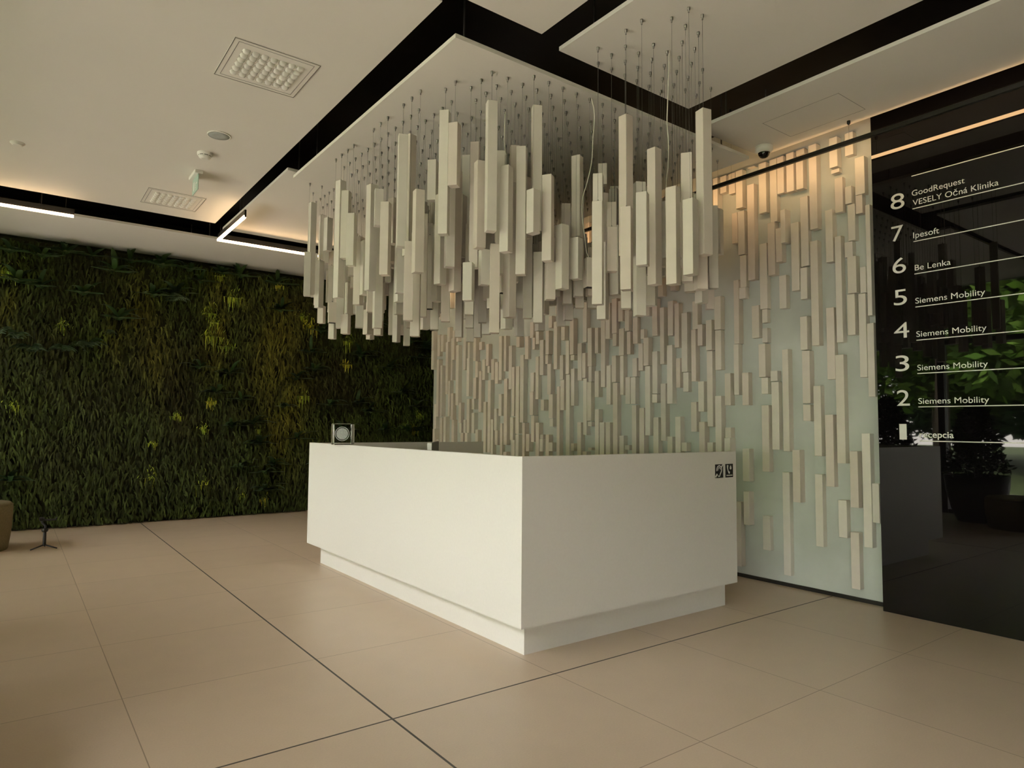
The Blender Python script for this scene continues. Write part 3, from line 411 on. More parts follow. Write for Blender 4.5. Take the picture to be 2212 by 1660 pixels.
panel(1.885, 5.92, 4.92, 8.23, Z, 'white ceiling panel behind the desk canopy near the corner light')
panel(XF+0.07, 8.70, 8.9, 10.1, Z, 'white ceiling strip running along the top of the moss wall')
panel(1.877, 3.069, 4.628, 5.738, 3.449, 'lower white canopy panel hung straight over the reception desk')

# ------------------------------------------------------------------ reception desk
DX0, DX1, DY0, DY1, DT, DB = 2.302, 4.285, 2.987, 6.33, 1.131, 0.183
desk = empty('reception_desk', ((DX0+DX1)/2, (DY0+DY1)/2, 0), 'large white block-shaped reception desk on a recessed plinth', 'reception desk')
tk = 0.045
child_of(MB().box(DX0, DY0, DB, DX0+tk, DY1, DT).build('front_panel', M['desk']), desk)
child_of(MB().box(DX0+tk, DY0, DB, DX1, DY0+tk, DT).build('side_panel', M['desk']), desk)
child_of(MB().box(DX0+tk, DY1-tk, DB, DX1, DY1, DT-0.004).build('side_panel', M['desk']), desk)
child_of(MB().box(DX0+tk, DY0+tk, DB, DX1-0.001, DY1-tk, DB+0.03).build('base_board', M['desk']), desk)
child_of(MB().box(DX0+tk, DY0+tk, 0.72, DX0+0.75, DY1-tk, 0.75).box(DX0+0.75, DY0+tk, 0.72, DX1-0.4, DY0+0.75, 0.75).build('counter', M['desk_inside']), desk)
child_of(MB().box(DX0+0.10, DY0+0.10, 0, DX1-0.10+0.09, DY1-0.10, DB).build('plinth', M['desk']), desk)

def sticker(y_px0, y1, z0, z1, label, sym):
    r = empty('sign', ((y_px0+y1)/2, DY0, z0), label, 'sign')
    child_of(MB().box(y_px0, DY0-0.0012, z0, y1, DY0-0.0001, z1).build('plate', M['black_plastic']), r)
    child_of(sym(y_px0, y1, z0, z1).build('symbol', M['letter']), r)
def face_matrix(x, z):      # local x -> +X, y -> +Z on the desk's near face
    return Matrix(((1,0,0,x),(0,0,-1,DY0-0.0012),(0,1,0,z),(0,0,0,1)))
def ribbon(mb, pts, w, mt, t=0.0006):
    n = len(pts)
    L, R_ = [], []
    for k in range(n):
        a = Vector(pts[max(k-1, 0)]); b = Vector(pts[min(k+1, n-1)])
        d = (b-a).normalized(); nn = Vector((-d.y, d.x))
        ww = w[k] if isinstance(w, list) else w
        p = Vector(pts[k])
        L.append(p+nn*ww/2); R_.append(p-nn*ww/2)
    for k in range(n-1):
        mb.poly([R_[k], R_[k+1], L[k+1], L[k]], mt, t)
def ear(x0, x1, z0, z1):
    mb = MB(); mt = face_matrix(x0, z0); s = (x1-x0)/0.10
    arc = [(0.05+0.030*math.cos(a), 0.062+0.030*math.sin(a)) for a in [math.radians(q) for q in range(200, -50, -18)]]
    pts = arc + [(0.062, 0.028), (0.055, 0.012), (0.040, 0.010), (0.034, 0.020)]
    ribbon(mb, [(p[0]*s, p[1]*s) for p in pts], 0.009*s, mt)
    inner = [(0.05+0.016*math.cos(math.radians(q)), 0.062+0.016*math.sin(math.radians(q))) for q in range(200, -20, -22)]
    ribbon(mb, [(p[0]*s, p[1]*s) for p in inner], 0.006*s, mt)
    ribbon(mb, [(0.078*s, 0.080*s), (0.099*s, 0.105*s)], 0.011*s, mt)
    ribbon(mb, [(0.002*s, 0.006*s), (0.026*s, 0.030*s)], 0.014*s, mt)
    return mb
def phone(x0, x1, z0, z1):
    mb = MB(); mt = face_matrix(x0, z0); s = (x1-x0)/0.10
    pts = [(0.030, 0.098), (0.027, 0.085), (0.029, 0.068), (0.035, 0.052), (0.044, 0.040), (0.056, 0.036)]
    ribbon(mb, [(p[0]*s, p[1]*s) for p in pts], [0.020*s, 0.016*s, 0.010*s, 0.010*s, 0.016*s, 0.020*s], mt)
    mb.poly([(p[0]*s, p[1]*s) for p in [(0.068, 0.098), (0.078, 0.082), (0.080, 0.072), (0.072, 0.062), (0.062, 0.064), (0.056, 0.074), (0.060, 0.084)]], mt, 0.0006)
    ribbon(mb, [(0.012*s, 0.016*s), (0.090*s, 0.016*s)], 0.009*s, mt)
    return mb
sticker(4.037, 4.130, 0.946, 1.042, 'small black sign with an ear symbol on the desk side', ear)
sticker(4.157, 4.247, 0.945, 1.042, 'small black sign with a telephone handset symbol on the desk side', phone)

# things on and in the desk
def glass_award():
    r = empty('glass_award', (2.325, 5.58, DT), 'clear glass cube award with a frosted round emblem on the desk ledge', 'award')
    a = math.radians(-33)
    Rz = Matrix.Translation((2.325, 5.58, DT)) @ Matrix.Rotation(a, 4, 'Z')
    MB().cbox(-0.085, -0.085, 0.0, 0.085, 0.085, 0.183, 0.006, Matrix.Rotation(a, 4, 'Z')).build('glass_block', M['glass'], r)
    e = MB()
    n = 40
    for (ra, rb) in ((0.0, 0.050), (0.056, 0.062)):
        vs = []
        for i in range(n):
            q = 2*math.pi*i/n
            vs += [Rz @ Vector((ra*math.cos(q), -0.02, 0.094+ra*math.sin(q))), Rz @ Vector((rb*math.cos(q), -0.02, 0.094+rb*math.sin(q)))]
        vs = [v - Vector((2.325, 5.58, DT)) for v in vs]
        fs = [(2*i, 2*i+1, (2*i+3) % (2*n), (2*i+2) % (2*n)) for i in range(n)]
        e.add(vs, fs)
    e.build('emblem', M['frost'], r)
glass_award()
def monitor():
    p0, p1 = Vector((2.14, 3.87, 0)), Vector((2.62, 4.53, 0))
    p0 = Vector((2.40, 4.20, 0)); p1 = Vector((2.84, 4.84, 0))
    mid = (p0+p1)/2
    d = (p1-p0).normalized(); nrm = Vector((d.y, -d.x, 0))
    ln = (p1-p0).length
    r = empty('monitor', (mid.x, mid.y, 0.75), 'dark grey monitor back just showing above the desk front edge', 'monitor')
    mt = Matrix(((d.x, nrm.x, 0, 0), (d.y, nrm.y, 0, 0), (0, 0, 1, 0), (0, 0, 0, 1)))
    MB().cbox(-ln/2, -0.012, 0.07, ln/2, 0.012, 0.425, 0.003, mt).build('screen', M['grey_screen'], r)
    MB().cbox(-ln/2-0.004, -0.016, 0.07, -ln/2, 0.016, 0.428, 0.001, mt).build('bezel_edge', M['white_plastic'], r)
    MB().cbox(-0.03, -0.03, 0.0, 0.03, -0.012, 0.2, 0.002, mt).cbox(-0.10, -0.09, 0.0, 0.10, 0.06, 0.012, 0.002, mt).build('stand', M['grey_screen'], r)
monitor()

# ------------------------------------------------------------------ directory wall
dirw = empty('directory_panel', (5.145, -1.05, 0), 'tall glossy black wall panel listing floors in white lettering', 'directory panel')
PX = 5.08
child_of(MB().box(PX, -4.55, 0.0, XW-0.004, 2.333, 4.0).build('glass_face', M['black_glass']), dirw)
def text_part(txt, name, y_left, y_right, z_base, height, bold=0.0):
    cu = bpy.data.curves.new('lettering', 'FONT')
    cu.body = txt
    cu.size = 1.0
    cu.extrude = 0.0
    cu.offset = bold
    ob = bpy.data.objects.new('lettering_source', cu)
    COL.objects.link(ob)
    bpy.context.view_layer.update()
    me = bpy.data.meshes.new_from_object(ob.evaluated_get(bpy.context.evaluated_depsgraph_get()))
    COL.objects.unlink(ob)
    bpy.data.objects.remove(ob)
    xs = [v.co.x for v in me.vertices]; x0, x1 = min(xs), max(xs)
    CAP = 0.729 * 0.95
    sx = (y_left-y_right)/(x1-x0); sy = height/CAP
    for v in me.vertices:
        x, y = v.co.x, v.co.y
        v.co = Vector((PX-0.0012, y_left-(x-x0)*sx, z_base+y*sy)) - dirw.location
    me.name = name
    o = bpy.data.objects.new(name, me)
    me.materials.clear(); me.materials.append(M['letter'])
    COL.objects.link(o)
    o.parent = dirw
    return o
zr = [3.110, 2.872, 2.635, 2.402, 2.166, 1.930, 1.695, 1.461, 1.2235]
for z in zr:
    child_of(MB().box(PX-0.0014, 1.16, z-0.003, PX-0.0002, 2.059, z+0.003).build('divider_line', M['letter']), dirw)
for i, (ch, z0, y0, y1) in enumerate((('8', 2.899, 2.205, 2.111), ('7', 2.664, 2.206, 2.124), ('6', 2.427, 2.204, 2.113), ('5', 2.196, 2.202, 2.113),
                       ('4', 1.956, 2.207, 2.104), ('3', 1.719, 2.203, 2.111), ('2', 1.471, 2.200, 2.113), ('1', 1.231, 2.189, 2.140))):
    text_part(ch, 'floor_number', y0, y1, z0, 0.112)
text_part('GoodRequest', 'tenant_name', 2.060, 1.729, 2.965, 0.040)
text_part('VESELY Očná Klinika', 'tenant_name', 2.056, 1.537, 2.895, 0.040)
text_part('Ipesoft', 'tenant_name', 2.059, 1.893, 2.659, 0.042)
text_part('Be Lenka', 'tenant_name', 2.055, 1.829, 2.426, 0.040)
for z in (2.190, 1.953, 1.716, 1.482):
    text_part('Siemens Mobility', 'tenant_name', 2.058, 1.634, z, 0.040)
text_part('recepcia', 'tenant_name', 2.057, 1.845, 1.248, 0.042, bold=0.012)

# ------------------------------------------------------------------ wooden blocks on the concrete wall
rows = [[int(v)/1000 for v in s.split(',')] for s in BLOCKS.split(';')]
bands = [(0.0, 'near the floor'), (0.75, 'low behind the desk height'), (1.1, 'just above desk height'), (1.45, 'at eye height'), (1.85, 'at door height'),
         (2.3, 'above door height'), (2.75, 'below the wall light'), (3.15, 'beside the wall light'), (3.42, 'right under the ceiling')]
byband = {}
for q in rows:
    zc = (q[2]+q[3])/2
    k = max(i for i, bnd in enumerate(bands) if zc >= bnd[0])
    byband.setdefault(k, []).append(q)
for k, lst in byband.items():
    lst.sort(key=lambda q: q[0])
    for n, (y0, y1, z0, z1, p) in enumerate(lst, 1):
        size = 'short' if z1-z0 < 0.22 else ('long' if z1-z0 > 0.6 else 'pale')
        o = MB().cbox(-p, -(y1-y0)/2, 0, 0, (y1-y0)/2, z1-z0, 0.0015).build('wall_batten', M['wood'], None, (XW, (y0+y1)/2, z0))
        tag(o, '%s wooden batten %s, %s from the black panel' % (size, bands[k][1], ordinal(n)), 'batten', 'wooden battens on the concrete wall')

# ------------------------------------------------------------------ hanging battens
def baton_mesh(L, th, s=0.06):
    return MB().cbox(-s/2, -s/2, 0, s/2, s/2, L, 0.0015, Matrix.Rotation(math.radians(th), 4, 'Z'))
def gripper(mb, x, y, z):
    mb.lathe([(0.0045, -0.030), (0.0045, -0.016), (0.0085, -0.015), (0.0085, 0.0)], 10, x, y, z)
def wire(mb, x, y, z0, z1):
    r = 0.0008
    mb.lathe([(r, z0), (r, z1)], 5, x, y, 0)
sticks = [tuple(int(v) for v in s.split(',')) for s in BATONS.split(';')]
front = sorted([q for q in sticks if q[1] < 2960], key=lambda q: (q[1]))
canopy = [q for q in sticks if 2960 <= q[1] < 6000]
rear = [q for q in sticks if q[1] >= 6000]
cable_at = [(2590, 3585), (2938, 3119), (3081, 2592)]
for grp, lst in (('front', front), ('canopy', canopy), ('rear', rear)):
    rws = {}
    for q in lst: rws.setdefault(round((q[1]-lst[0][1])/116.5) if grp != 'canopy' else round((q[1]-3119)/116.5), []).append(q)
    for rn, key in enumerate(sorted(rws), 1):
        for cn, q in enumerate(sorted(rws[key]), 1):
            x, y, zc, zb, zt, th, dl = q
            x, y, zc, zb, zt = x/1000, y/1000, zc/1000, zb/1000, zt/1000
            L = zt-zb
            word = 'short' if L < 0.42 else ('tall' if L > 0.78 else 'cream')
            where = {'front': 'front cluster', 'canopy': 'desk canopy', 'rear': 'rear panel'}[grp]
            if dl:
                lab = '%s wooden downlight batten under the %s, %s row, %s from left' % (word, where, ordinal(rn), ordinal(cn))
            else:
                lab = '%s wooden batten hung under the %s, %s row, %s from left' % (word, where, ordinal(rn), ordinal(cn))
            o = baton_mesh(L, th).build('hanging_downlight' if dl else 'hanging_batten', M['wood'], None, (x, y, zb))
            tag(o, lab, 'downlight' if dl else 'batten', 'wooden battens hanging over the desk')
            w = MB(); wire(w, 0, 0, L, zc-zb-0.02); w.build('suspension_wire', M['wire'], o)
            g = MB(); gripper(g, 0, 0, zc-zb); g.build('cable_gripper', M['steel'], o)
            MB().lathe([(0.004, L), (0.004, L+0.012), (0.0015, L+0.016)], 8).build('wire_fitting', M['steel'], o)
            if dl:
                R2 = Matrix.Rotation(math.radians(th), 4, 'Z')
                MB().cbox(-0.025, -0.025, -0.0015, 0.025, 0.025, 0.0, 0.0004, R2).build('lamp_opening', M['dark'], o)
            for (cx, cy), pts in zip(cable_at, CABLES):
                if abs(cx-q[0]) < 20 and abs(cy-q[1]) < 20:
                    pp = [Vector(p)-Vector((x, y, zb)) for p in pts]
                    pp[0].z = zc-zb
                    pp = [p for p in pp if p.z > L] + [Vector((0.012, 0.0, L))]
                    fine = []
                    for k in range(len(pp)-1):
                        a, b = pp[max(k-1, 0)], pp[min(k+2, len(pp)-1)]
                        for t in (0, .25, .5, .75):
                            p0, p1 = pp[k], pp[k+1]
                            m0, m1 = (p1-a)*0.5, (b-p0)*0.5
                            fine.append(p0*(2*t**3-3*t**2+1)+m0*(t**3-2*t**2+t)+p1*(-2*t**3+3*t**2)+m1*(t**3-t**2))
                    fine.append(pp[-1])
                    MB().tube(fine, 0.0032, 8).build('power_cable', M['cable'], o)
hb = MB(); hw = MB()
for s_ in HIDDEN_BATONS.split(';'):
    x, y, zc, zb, zt, th = [int(v) for v in s_.split(',')]
    x, y, zc, zb, zt = x/1000, y/1000, zc/1000, zb/1000, zt/1000
    hb.cbox(-0.03, -0.03, zb, 0.03, 0.03, zt, 0.0015, Matrix.Translation((x, y, 0)) @ Matrix.Rotation(math.radians(th), 4, 'Z'))
    wire(hw, x, y, zt, zc-0.02); gripper(hw, x, y, zc)
o = hb.build('hanging_batten_cluster', M['wood'])
tag(o, 'dense inner mass of cream wooden battens behind the outer rows over the desk', 'battens', None, 'stuff')
hw.build('suspension_wires', M['steel'], o)['kind'] = 'stuff'

# ------------------------------------------------------------------ linear lights
def caps_and_wires(root, pts, z_low, z_high, black_cap=True):
    for x, y in pts:
        wm = MB(); wire(wm, x, y, z_low, z_high); child_of(wm.build('suspension_wire', M['wire']), root)
        cm = MB().lathe([(0.005, -0.03), (0.012, -0.02), (0.012, 0.0)], 12, x, y, z_high)
        child_of(cm.build('ceiling_cap', M['black']), root)
XL = 4.866
wl = empty('linear_pendant', (XL, 2.3, 3.40), 'long black linear light hung in front of the batten wall', 'linear light', 'linear lights')
child_of(MB().cbox(XL-0.015, -4.3, 3.400, XL+0.013, 8.85, 3.432, 0.002).build('profile', M['black']), wl)
child_of(MB().box(XL+0.013, -4.28, 3.403, XL+0.0145, 8.83, 3.429).build('diffuser', M['led']), wl)
caps_and_wires(wl, [(XL, -3.9), (XL, -0.8), (XL, 2.39)], 3.432, Z)
caps_and_wires(wl, [(XL, 6.2), (XL, 7.9)], 3.432, Z)
caps_and_wires(wl, [(XL, 5.0), (XL, 3.4)], 3.432, 4.05)
ZL = 3.405
cl = empty('linear_pendant', (1.82, 8.12, ZL), 'corner-shaped linear light glowing where the ceiling slots cross', 'linear light', 'linear lights')
child_of(MB().cbox(1.812, 7.02, ZL+0.006, 1.832, 8.132, ZL+0.085, 0.002).cbox(1.832, 8.112, ZL+0.006, 4.5, 8.132, ZL+0.085, 0.002).build('profile', M['black']), cl)
child_of(MB().box(1.806, 7.022, ZL, 1.812, 8.112, ZL+0.024).box(1.812, 7.022, ZL, 1.830, 8.130, ZL+0.006)
         .box(1.806, 8.112, ZL, 1.812, 8.130, ZL+0.024).box(1.832, 8.106, ZL, 4.49, 8.112, ZL+0.024).box(1.830, 8.112, ZL, 4.49, 8.130, ZL+0.006).build('diffuser', M['led_white']), cl)
caps_and_wires(cl, [(1.822, 7.1), (1.822, 8.05), (3.0, 8.122), (4.3, 8.122)], ZL+0.085, 4.05)
fl_ = empty('linear_pendant', (-0.6, 8.12, ZL), 'straight linear light in the ceiling slot above the pouf end of the moss wall', 'linear light', 'linear lights')
child_of(MB().cbox(XF+0.1, 8.112, ZL+0.006, 0.425, 8.132, ZL+0.085, 0.002).build('profile', M['black']), fl_)
child_of(MB().box(XF+0.1, 8.106, ZL, 0.42, 8.112, ZL+0.024).box(XF+0.1, 8.112, ZL, 0.42, 8.130, ZL+0.006).build('diffuser', M['led_white']), fl_)
caps_and_wires(fl_, [(0.35, 8.122), (-0.9, 8.122)], ZL+0.085, 4.05)

# ------------------------------------------------------------------ ceiling fittings
def vent(x0, y0, label):
    s = 0.52
    r = empty('ceiling_vent', (x0+s/2, y0+s/2, Z), label, 'ceiling vent', 'square air vents in the broad ceiling panel')
    MB().box(-s/2, -s/2, -0.004, s/2, s/2, 0).build('face_plate', M['ceiling_white'], r)
    f = MB()
    for a, b, c, d in ((-s/2, -s/2, s/2, -s/2+0.004), (-s/2, s/2-0.004, s/2, s/2), (-s/2, -s/2, -s/2+0.004, s/2), (s/2-0.004, -s/2, s/2, s/2)):
        f.box(a, b, -0.0055, c, d, -0.004)
    q = s/2-0.03
    for a, b, c, d in ((-q, -q, q, -q+0.003), (-q, q-0.003, q, q), (-q, -q, -q+0.003, q), (q-0.003, -q, q, q)):
        f.box(a, b, -0.0048, c, d, -0.004)
    f.build('frame_line', M['steel'], r)
    for i in range(7):
        for j in range(6):
            x = -0.165+0.055*i; y = -0.15+0.060*j
            nz = MB()
            vs, fs = [], []
            n, k = 10, 5
            for a in range(k+1):
                t = a/k
                for b in range(n+1):
                    u = -1+2*b/n
                    ang = math.pi*t
                    prof = math.sqrt(max(0, 1-(abs(u)**2.6)))
                    vs.append((x+u*0.023, y-0.021*math.cos(ang)*(0.55+0.45*prof), -0.004-0.022*math.sin(ang)*prof))
            for a in range(k):
                for b in range(n):
                    fs.append((a*(n+1)+b, a*(n+1)+b+1, (a+1)*(n+1)+b+1, (a+1)*(n+1)+b))
            nz.add(vs, [f_[::-1] for f_ in fs], True)
            o = nz.build('nozzle', M['white_plastic'], r)
            sl = MB()
            cv = []
            for b in range(n+1):
                u = -1+2*b/n
                cv.append((x+u*0.023, y+0.021+0.009*(1-u*u)))
            for b in range(n):
                sl.add([(cv[b][0], y+0.018, -0.0046), (cv[b+1][0], y+0.018, -0.0046), (cv[b+1][0], cv[b+1][1], -0.0046), (cv[b][0], cv[b][1], -0.0046)], [(0, 3, 2, 1)])
            sl.build('slot', M['dark'], o)
vent(0.955, 4.035, 'square white air vent of round nozzles nearest the camera')
vent(0.962, 7.185, 'square white air vent of round nozzles near the corner light')
sp = empty('ceiling_speaker', (1.216, 5.53, Z), 'round grey flush speaker in the broad ceiling panel', 'speaker')
MB().lathe([(0.088, 0), (0.088, -0.005), (0.079, -0.008), (0.079, -0.004)], 40).build('rim', M['white_plastic'], sp)
MB().lathe([(0.079, -0.001), (0.079, -0.0055), (0.04, -0.007)], 40).build('grille', M['grey_mesh'], sp)
sd = empty('smoke_detector', (1.207, 5.975, Z), 'small white smoke detector between the speaker and exit sign', 'smoke detector')
MB().lathe([(0.060, 0), (0.060, -0.018), (0.050, -0.022)], 32).build('base', M['white_plastic'], sd)
MB().lathe([(0.050, -0.022), (0.050, -0.030), (0.044, -0.044), (0.026, -0.050)], 32).build('dome', M['white_plastic'], sd)
sl = MB()
for k in range(8):
    a = 2*math.pi*k/8
    sl.add([Vector((0.0502*math.cos(a+t), 0.0502*math.sin(a+t), z)) for z in (-0.029, -0.024) for t in (-0.28, -0.1, 0.1, 0.28)], [(0,1,5,4),(1,2,6,5),(2,3,7,6)])
sl.build('inlet_slots', M['dark'], sd)
s2 = empty('ceiling_sensor', (-0.06, 6.70, Z), 'faint flush white sensor disc at the ceiling left end', 'sensor')
MB().lathe([(0.052, 0), (0.052, -0.006), (0.040, -0.010), (0.040, -0.018), (0.030, -0.022)], 32).build('disc', M['ceiling_white'], s2)
ex = empty('exit_sign', (1.25, 6.53, Z), 'small hanging emergency exit sign with a pale green blade', 'exit sign')
MB().cbox(-0.035, -0.13, -0.030, 0.035, 0.13, 0.0, 0.004).build('housing', M['white_plastic'], ex)
MB().box(-0.003, -0.115, -0.175, 0.003, 0.115, -0.030).build('blade', M['sign_green'], ex)
pic = MB()
for sgn in (-1, 1):
    mt = Matrix(((0,0,sgn,sgn*0.003),(-sgn,0,0,0),(0,1,0,-0.105),(0,0,0,1)))
    def q(*p): pic.poly(p if sgn > 0 else p, mt, 0.0008)
    q((-0.010, -0.010), (0.012, -0.006), (0.014, 0.020), (-0.004, 0.022))
    q((0.006, 0.026), (0.016, 0.026), (0.016, 0.037), (0.006, 0.037))
    q((-0.008, -0.010), (0.000, -0.012), (-0.006, -0.028), (-0.024, -0.036), (-0.028, -0.030), (-0.014, -0.024))
    q((0.004, -0.010), (0.012, -0.008), (0.020, -0.024), (0.014, -0.042), (0.008, -0.040), (0.012, -0.026))
    q((0.040, -0.042), (0.075, -0.042), (0.075, 0.040), (0.040, 0.040))
    q((-0.085, 0.004), (-0.060, 0.016), (-0.060, -0.008))
    q((-0.060, 0.008), (-0.035, 0.008), (-0.035, 0.000), (-0.060, 0.000))
pic.build('pictogram', M['letter'], ex)
cc = empty('dome_camera', (4.775, 3.03, Z), 'white dome security camera under the long ceiling panel', 'security camera')
MB().lathe([(0.062, 0), (0.070, -0.004), (0.070, -0.034), (0.058, -0.050), (0.050, -0.053)], 40).build('housing', M['white_plastic'], cc)
MB().lathe([(0.046, -0.050), (0.045, -0.062), (0.040, -0.078), (0.030, -0.090), (0.016, -0.097), (0.004, -0.099)], 40).build('dome', M['black_glass'], cc)
MB().lathe([(0.0502, -0.049), (0.052, -0.055), (0.0465, -0.057)], 40, caps=False).build('ring', M['white_plastic'], cc)
ap = empty('access_hatch', (4.588, 2.512, Z), 'flush square access hatch outlined in the long ceiling panel', 'access hatch')
g = MB()
for a, b, c, d in ((4.399, 2.225, 4.402, 2.80), (4.775, 2.225, 4.778, 2.80), (4.402, 2.225, 4.775, 2.228), (4.402, 2.797, 4.775, 2.80)):
    g.box(a-4.588, b-2.512, -0.0008, c-4.588, d-2.512, 0)
g.build('gap_line', M['steel'], ap)

# ------------------------------------------------------------------ pouf, gimbal, plants by the glass
def pouf(x, y, r, h, label):
    root = empty('pouf', (x, y, 0), label, 'pouf')
    MB().lathe([(r*0.90, 0.0), (r*0.92, 0.012), (r*0.985, h*0.45), (r, h-0.06), (r*0.985, h-0.025), (r*0.93, h-0.006), (r*0.85, h), (0.02, h+0.004)], 64).build('cushion', M['pouf'], root)
    MB().tube([(r*0.985*math.cos(t*math.pi/32), r*0.985*math.sin(t*math.pi/32), h-0.03) for t in range(65)], 0.004, 6).build('piping', M['pouf'], root)
pouf(-0.285, 8.74, 0.345, 0.485, 'round olive felt pouf standing near the moss wall')
pouf(-0.62, 3.15, 0.40, 0.42, 'round olive felt pouf close to the glazed front')
def gimbal(x, y):
    r = empty('phone_gimbal', (x, y, 0), 'black handheld phone gimbal standing on its mini tripod', 'gimbal')
    for a in (200, 330, 85):
        a = math.radians(a)
        MB().tube([(0.010*math.cos(a), 0.010*math.sin(a), 0.040), (0.125*math.cos(a), 0.125*math.sin(a), 0.006)], [0.008, 0.006], 8).build('leg', M['black_plastic'], r)
    MB().lathe([(0.013, 0.030), (0.015, 0.045), (0.0155, 0.10), (0.014, 0.175)], 20).build('grip', M['black_plastic'], r)
    MB().lathe([(0.018, 0.172), (0.030, 0.180), (0.031, 0.196), (0.022, 0.208)], 20).lathe([(0.006, -0.004), (0.006, 0.004)], 10, 0, -0.030, 0.188, 'Y').build('control_head', M['black_plastic'], r)
    MB().tube([(0, 0, 0.205), (0.004, 0.01, 0.235), (-0.022, 0.018, 0.262), (-0.034, 0.012, 0.300)], [0.013, 0.012, 0.011, 0.012], 10).build('arm', M['black_plastic'], r)
    MB().lathe([(0.019, -0.016), (0.021, 0.0), (0.019, 0.016)], 18, -0.034, 0.012, 0.305, 'X').build('motor', M['black_plastic'], r)
    MB().cbox(-0.014, -0.012, 0.285, 0.095, 0.004, 0.303, 0.003).cbox(-0.018, -0.018, 0.290, -0.006, 0.010, 0.318, 0.002).cbox(0.088, -0.018, 0.290, 0.100, 0.010, 0.318, 0.002).build('phone_clamp', M['black_plastic'], r)
gimbal(0.330, 8.50)

def leaf_cloud(mb, n, fn, size, cols):
    for _ in range(n):
        p, out = fn()
        d = Vector((random.gauss(0, 1), random.gauss(0, 1), random.gauss(0, 1)*0.6)).normalized()
        d = (d + out*0.5).normalized()
        s = d.cross(Vector((random.random()-.5, random.random()-.5, random.random()-.5))).normalized()
        a = size*random.uniform(.6, 1.3); w = a*0.42
        c = random.choice(cols); k = random.uniform(.7, 1.25)
        mb.tint = (c[0]*k, c[1]*k, c[2]*k)
        mb.add([p, p+d*a*.5+s*w*.5, p+d*a, p+d*a*.5-s*w*.5], [(0, 1, 2, 3)])
    mb.tint = None
def planter(x, y, r, h, ph, label):
    root = empty('potted_conifer', (x, y, 0), label, 'potted plant')
    MB().lathe([(r*0.62, 0), (r*0.80, h*0.25), (r*0.96, h*0.7), (r, h), (r*0.93, h), (r*0.90, h-0.05)], 40).build('planter', M['planter'], root)
    MB().tube([(0, 0, h-0.06), (0.01, 0, h+ph*0.85)], [0.025, 0.008], 8).build('stem', M['bark'], root)
    mb = MB()
    def fn():
        t = random.random()**0.8; a = random.uniform(0, 2*math.pi)
        rr = (0.34*(1-t)**0.75+0.05)*math.sqrt(random.random())*1.1
        return Vector((rr*math.cos(a), rr*math.sin(a), h-0.02+t*ph)), Vector((math.cos(a), math.sin(a), 0.5))
    leaf_cloud(mb, 3500, fn, 0.085, [(0.02, 0.045, 0.015), (0.03, 0.06, 0.02), (0.015, 0.03, 0.012)])
    mb.build('foliage', M['tree_leaf'], root)
planter(-1.15, 5.05, 0.40, 0.85, 0.95, 'dark potted conifer by the glazing farther from the camera')
planter(-1.00, 3.78, 0.40, 0.66, 1.05, 'dark potted conifer by the glazing nearer the camera')

# ------------------------------------------------------------------ moss wall
def pix(u, v, Y):
    d = RIGHT*((u-1106)/1448.03) + DOWN*((v-830)/1448.03) + FWD
    t = Y/d.y
    return d.x*t, 1.30+d.z*t
random.seed(5)
def vnoise(x, z, s, o=0):
    xi, zi = math.floor(x*s), math.floor(z*s)
    fx, fz = x*s-xi, z*s-zi
    fx, fz = fx*fx*(3-2*fx), fz*fz*(3-2*fz)
    def hsh(a, b):
        k = math.sin(a*127.1+b*311.7+o*74.7)*43758.5453
        return k-math.floor(k)
    return (hsh(xi, zi)*(1-fx)+hsh(xi+1, zi)*fx)*(1-fz)+(hsh(xi, zi+1)*(1-fx)+hsh(xi+1, zi+1)*fx)*fz
# yellow-olive vertical drifts of moss read off the photograph: (u, v, half-width, half-height, strength)
DRIFT = [(600, 740, 55, 130, 1.0), (620, 900, 45, 120, .9), (470, 690, 30, 110, .8), (300, 650, 45, 70, .5), (340, 760, 40, 80, .5), (560, 660, 60, 40, .6), (20, 660, 25, 60, .5), (250, 720, 25, 60, .4)]
drift = []
for u, v, a, b, s in DRIFT:
    x, z = pix(u, v, 10.0); x2, _ = pix(u+a, v, 10.0); _, z2 = pix(u, v+b, 10.0)
    drift.append((x, z, abs(x2-x), abs(z-z2), s))
mm = MB()
X0, X1 = XF+0.05, 6.6
nx, nz = 150, 66
vs = []
for j in range(nz+1):
    for i in range(nx+1):
        x = X0+(X1-X0)*i/nx; z = 0.015+3.54*j/nz
        d = 0.05+0.05*vnoise(x, z, 3.2)+0.035*vnoise(x, z, 9, 3)
        if j in (0, nz): d = 0.03
        vs.append((x, YG-d, z))
mm.tint = (0.022, 0.026, 0.006)
mm.add(vs, [(j*(nx+1)+i, j*(nx+1)+i+1, (j+1)*(nx+1)+i+1, (j+1)*(nx+1)+i) for j in range(nz) for i in range(nx)], True)
cnt = 0
